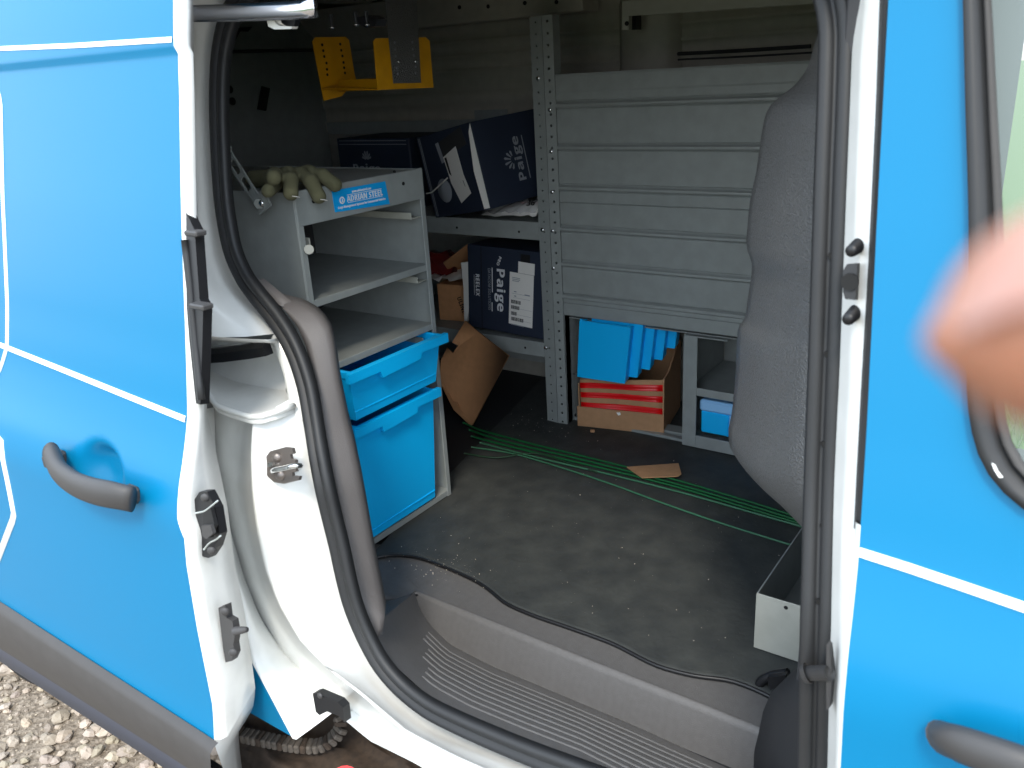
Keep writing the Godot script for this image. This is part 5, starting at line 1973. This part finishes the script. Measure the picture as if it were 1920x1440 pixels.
	# rounded slot ends
	for q in [.028, .058, .070, .100]:
		for s in [-1, 1]:
			box(st, t * Transform3D(Basis.from_euler(Vector3(0, 0, s * .8)), V(q, -.015 + s * .0075, 0)), V(.005, .005, .0026), .0005)
	put("arm", st, "zinc", br)
	st = S()
	plate(st, [V(-1.425, 1.442, -1.118), V(-1.387, 1.453, -1.118), V(-1.374, 1.425, -1.118), V(-1.412, 1.406, -1.118), V(-1.421, 1.417, -1.118)], .004)
	var ft := put("foot", st, "zinc", br)
	st = S()
	cyl(st, V(-1.403, 1.43, -1.116), V(-1.403, 1.43, -1.116) + V(.004, 0, .008), .011, .011, 6)
	put("nut", st, "zinc", ft)
	bolt("bolt_end", V(-1.391, 1.431, -1.108), V(.4, 0, .9), .006, ft)
	st = S()
	plate(st, [V(-1.512, 1.541, -1.138), V(-1.501, 1.538, -1.138), V(-1.508, 1.506, -1.138), V(-1.521, 1.504, -1.138)], .012)
	put("arm_end", st, "zinc", br)
	# knitted glove hanging its fingers over the cabinet's front edge
	var g := thing("work_glove", "olive grey knitted work glove draped over the cabinet's front top edge", "glove", V(-1.40, 1.447, -1.2))
	var y := 1.468
	var bones := []
	var tips := [V(-1.33, 1.484, -1.098), V(-1.318, 1.451, -1.124), V(-1.314, 1.435, -1.191), V(-1.325, 1.45, -1.249)]
	var roots := [V(-1.395, y + .004, -1.150), V(-1.372, y + .012, -1.172), V(-1.372, y + .010, -1.205), V(-1.380, y + .006, -1.232)]
	for k in 4:
		var m: Vector3 = (roots[k] + tips[k]) / 2 + V(.004, .007, 0)
		bones.append([roots[k], m, .0136, .0142])
		bones.append([m, tips[k], .0142, .0150])
	bones.append([roots[0], roots[3], .016, .016])
	bones.append([V(-1.44, y, -1.18), roots[1], .018, .016])
	bones.append([V(-1.44, y, -1.21), roots[3], .018, .016])
	bones.append([V(-1.52, y - .004, -1.20), V(-1.44, y, -1.20), .018, .019])
	bones.append([V(-1.40, y - .006, -1.165), V(-1.345, 1.459, -1.092), .012, .0135])
	st = S(1)
	skin_mesh(st, bones, .0035, .007)
	put("glove_body", st, "glove_knit", g)
	st = S(2)
	for k in [1, 2]:
		var p: Vector3 = tips[k]
		tube(st, fine([p + V(.0145, -.004, .010), p + V(.0165, -.006, .002), p + V(.0145, -.009, -.008)], 8), .0009, 5)
	put("seam_stitch", st, "paper", g)
	# yellow cradle bolted to a grey hanger strip from the roof
	var yc := thing("yellow_cradle", "yellow steel cradle of two upright plates hanging from the roof", "cradle", V(-1.6, 1.61, -1.68))
	st = S()
	plate(st, [V(-1.5, 1.734, -1.595), V(-1.5, 1.741, -1.603), V(-1.5, 1.743, -1.787), V(-1.5, 1.734, -1.802), V(-1.5, 1.621, -1.802), V(-1.5, 1.625, -1.592)], .003)
	put("upright_plate", st, "yellow_paint", yc)
	var lp := [V(-1.72, 1.748, -1.607), V(-1.72, 1.758, -1.618), V(-1.72, 1.759, -1.724), V(-1.72, 1.75, -1.736), V(-1.72, 1.667, -1.742), V(-1.72, 1.651, -1.745), V(-1.72, 1.613, -1.685), V(-1.72, 1.605, -1.62)]
	st = S()
	plate(st, lp, .003)
	var l := put("upright_plate", st, "yellow_paint", yc)
	for q in [V(-1.717, 1.74, -1.636), V(-1.717, 1.726, -1.639), V(-1.717, 1.712, -1.64), V(-1.717, 1.698, -1.643), V(-1.717, 1.682, -1.642), V(-1.717, 1.669, -1.642), V(-1.717, 1.741, -1.7), V(-1.717, 1.725, -1.701), V(-1.717, 1.711, -1.703), V(-1.717, 1.696, -1.704), V(-1.717, 1.682, -1.703), V(-1.717, 1.67, -1.703)]:
		pass
	for p in [V(-1.718, 1.74, -1.637), V(-1.718, 1.726, -1.638), V(-1.718, 1.712, -1.639), V(-1.718, 1.696, -1.644), V(-1.718, 1.681, -1.643), V(-1.718, 1.668, -1.642), V(-1.718, 1.741, -1.701), V(-1.718, 1.726, -1.702), V(-1.718, 1.712, -1.704), V(-1.718, 1.696, -1.705), V(-1.718, 1.683, -1.705), V(-1.718, 1.67, -1.706)]:
		dot("hole", p, V(1, 0, 0), .0036, l)
	st = S()
	plate(st, [V(-1.5, 1.626, -1.592), V(-1.5, 1.623, -1.802), V(-1.72, 1.651, -1.745), V(-1.72, 1.606, -1.62)], .003)
	put("base_plate", st, "yellow_paint", yc)
	st = S()
	var e0 := V(-1.52, 1.65, -1.615)
	var e1 := V(-1.69, 1.653, -1.654)
	plate(st, [e1, e0, V(-1.51, 1.625, -1.603), V(-1.69, 1.627, -1.64), V(-1.69, 1.643, -1.643)], .003)
	put("back_lip", st, "yellow_paint", yc)
	var hs := thing("hanger_strip", "dark grey slotted hanger strip bolted to the yellow cradle", "hanger", V(-1.49, 1.64, -1.7))
	st = S()
	var s1 := [V(-1.494, 1.742, -1.644), V(-1.494, 1.742, -1.753), V(-1.494, 1.635, -1.747), V(-1.494, 1.638, -1.645)]
	s1[0] = s1[3] + (s1[0] - s1[3]) * 2.9
	s1[1] = s1[2] + (s1[1] - s1[2]) * 2.9
	plate(st, s1, .003)
	var hp := put("strip", st, "panel_plastic", hs)
	for p in [V(-1.492, 1.731, -1.661), V(-1.493, 1.715, -1.661), V(-1.493, 1.7, -1.661), V(-1.492, 1.673, -1.66), V(-1.492, 1.659, -1.662), V(-1.492, 1.731, -1.727), V(-1.492, 1.715, -1.726), V(-1.492, 1.7, -1.728), V(-1.492, 1.674, -1.731), V(-1.492, 1.659, -1.728)]:
		dot("hole", p, V(1, 0, 0), .003, hp, "print_grey")
	for p in [V(-1.492, 1.687, -1.67), V(-1.492, 1.686, -1.734)]:
		bolt("bolt", p, V(1, 0, 0), .0045, hp)


# ==================================================================== the photographer's fingertip
func fingertip():
	var p := thing("person", "out of focus fingertip of the person holding the camera", "person", V(0.0085, 1.6305, -0.0828))
	var bones := [
		[V(-0.0084, 1.6289, -0.0691), V(-0.0017, 1.6295, -0.0747), .0021, .0084],
		[V(-0.0017, 1.6295, -0.0747), V(0.0073, 1.6303, -0.0831), .0084, .0100],
		[V(0.0073, 1.6303, -0.0831), V(0.018, 1.6295, -0.0931), .0094, .0098],
		[V(0.018, 1.6295, -0.0931), V(0.0376, 1.6198, -0.1108), .0098, .0104],
		[V(0.0376, 1.6198, -0.1108), V(0.0588, 1.6019, -0.1285), .0106, .0135],
		[V(0.0588, 1.6019, -0.1285), V(0.0728, 1.5726, -0.1304), .0135, .016],
	]
	var st := S(1)
	skin_mesh(st, bones, .0012, .003)
	put("finger", st, "skin", p)
	# nail, a thin curved plate set into the upper side of the tip
	st = S(2)
	var na: Vector3 = V(-0.0066, 1.633, -0.0664)
	var rows := []
	for i in 7:
		var row := []
		for j in 7:
			row.append(V(0, 0, 0))
		rows.append(row)
	var g0 := [V(-0.0085, 1.6309, -0.0674), V(-0.0071, 1.6338, -0.0675), V(-0.0055, 1.6369, -0.068), V(-0.0037, 1.6394, -0.0695)]
	var g1 := [V(-0.0075, 1.6306, -0.0657), V(-0.0052, 1.6324, -0.0645), V(-0.0029, 1.6337, -0.0646), V(-0.0004, 1.6346, -0.0659)]
	var n0 := fine(g0, 8)
	var n1 := fine(g1, 8)
	var m := moved(blend(n0, n1, .5), (V(-0.0005, 1.6497, -0.0008) - V(0, 1.65, 0)) * -.6)
	grid(st, [n0, m, n1])
	put("fingernail", st, "nail", p)
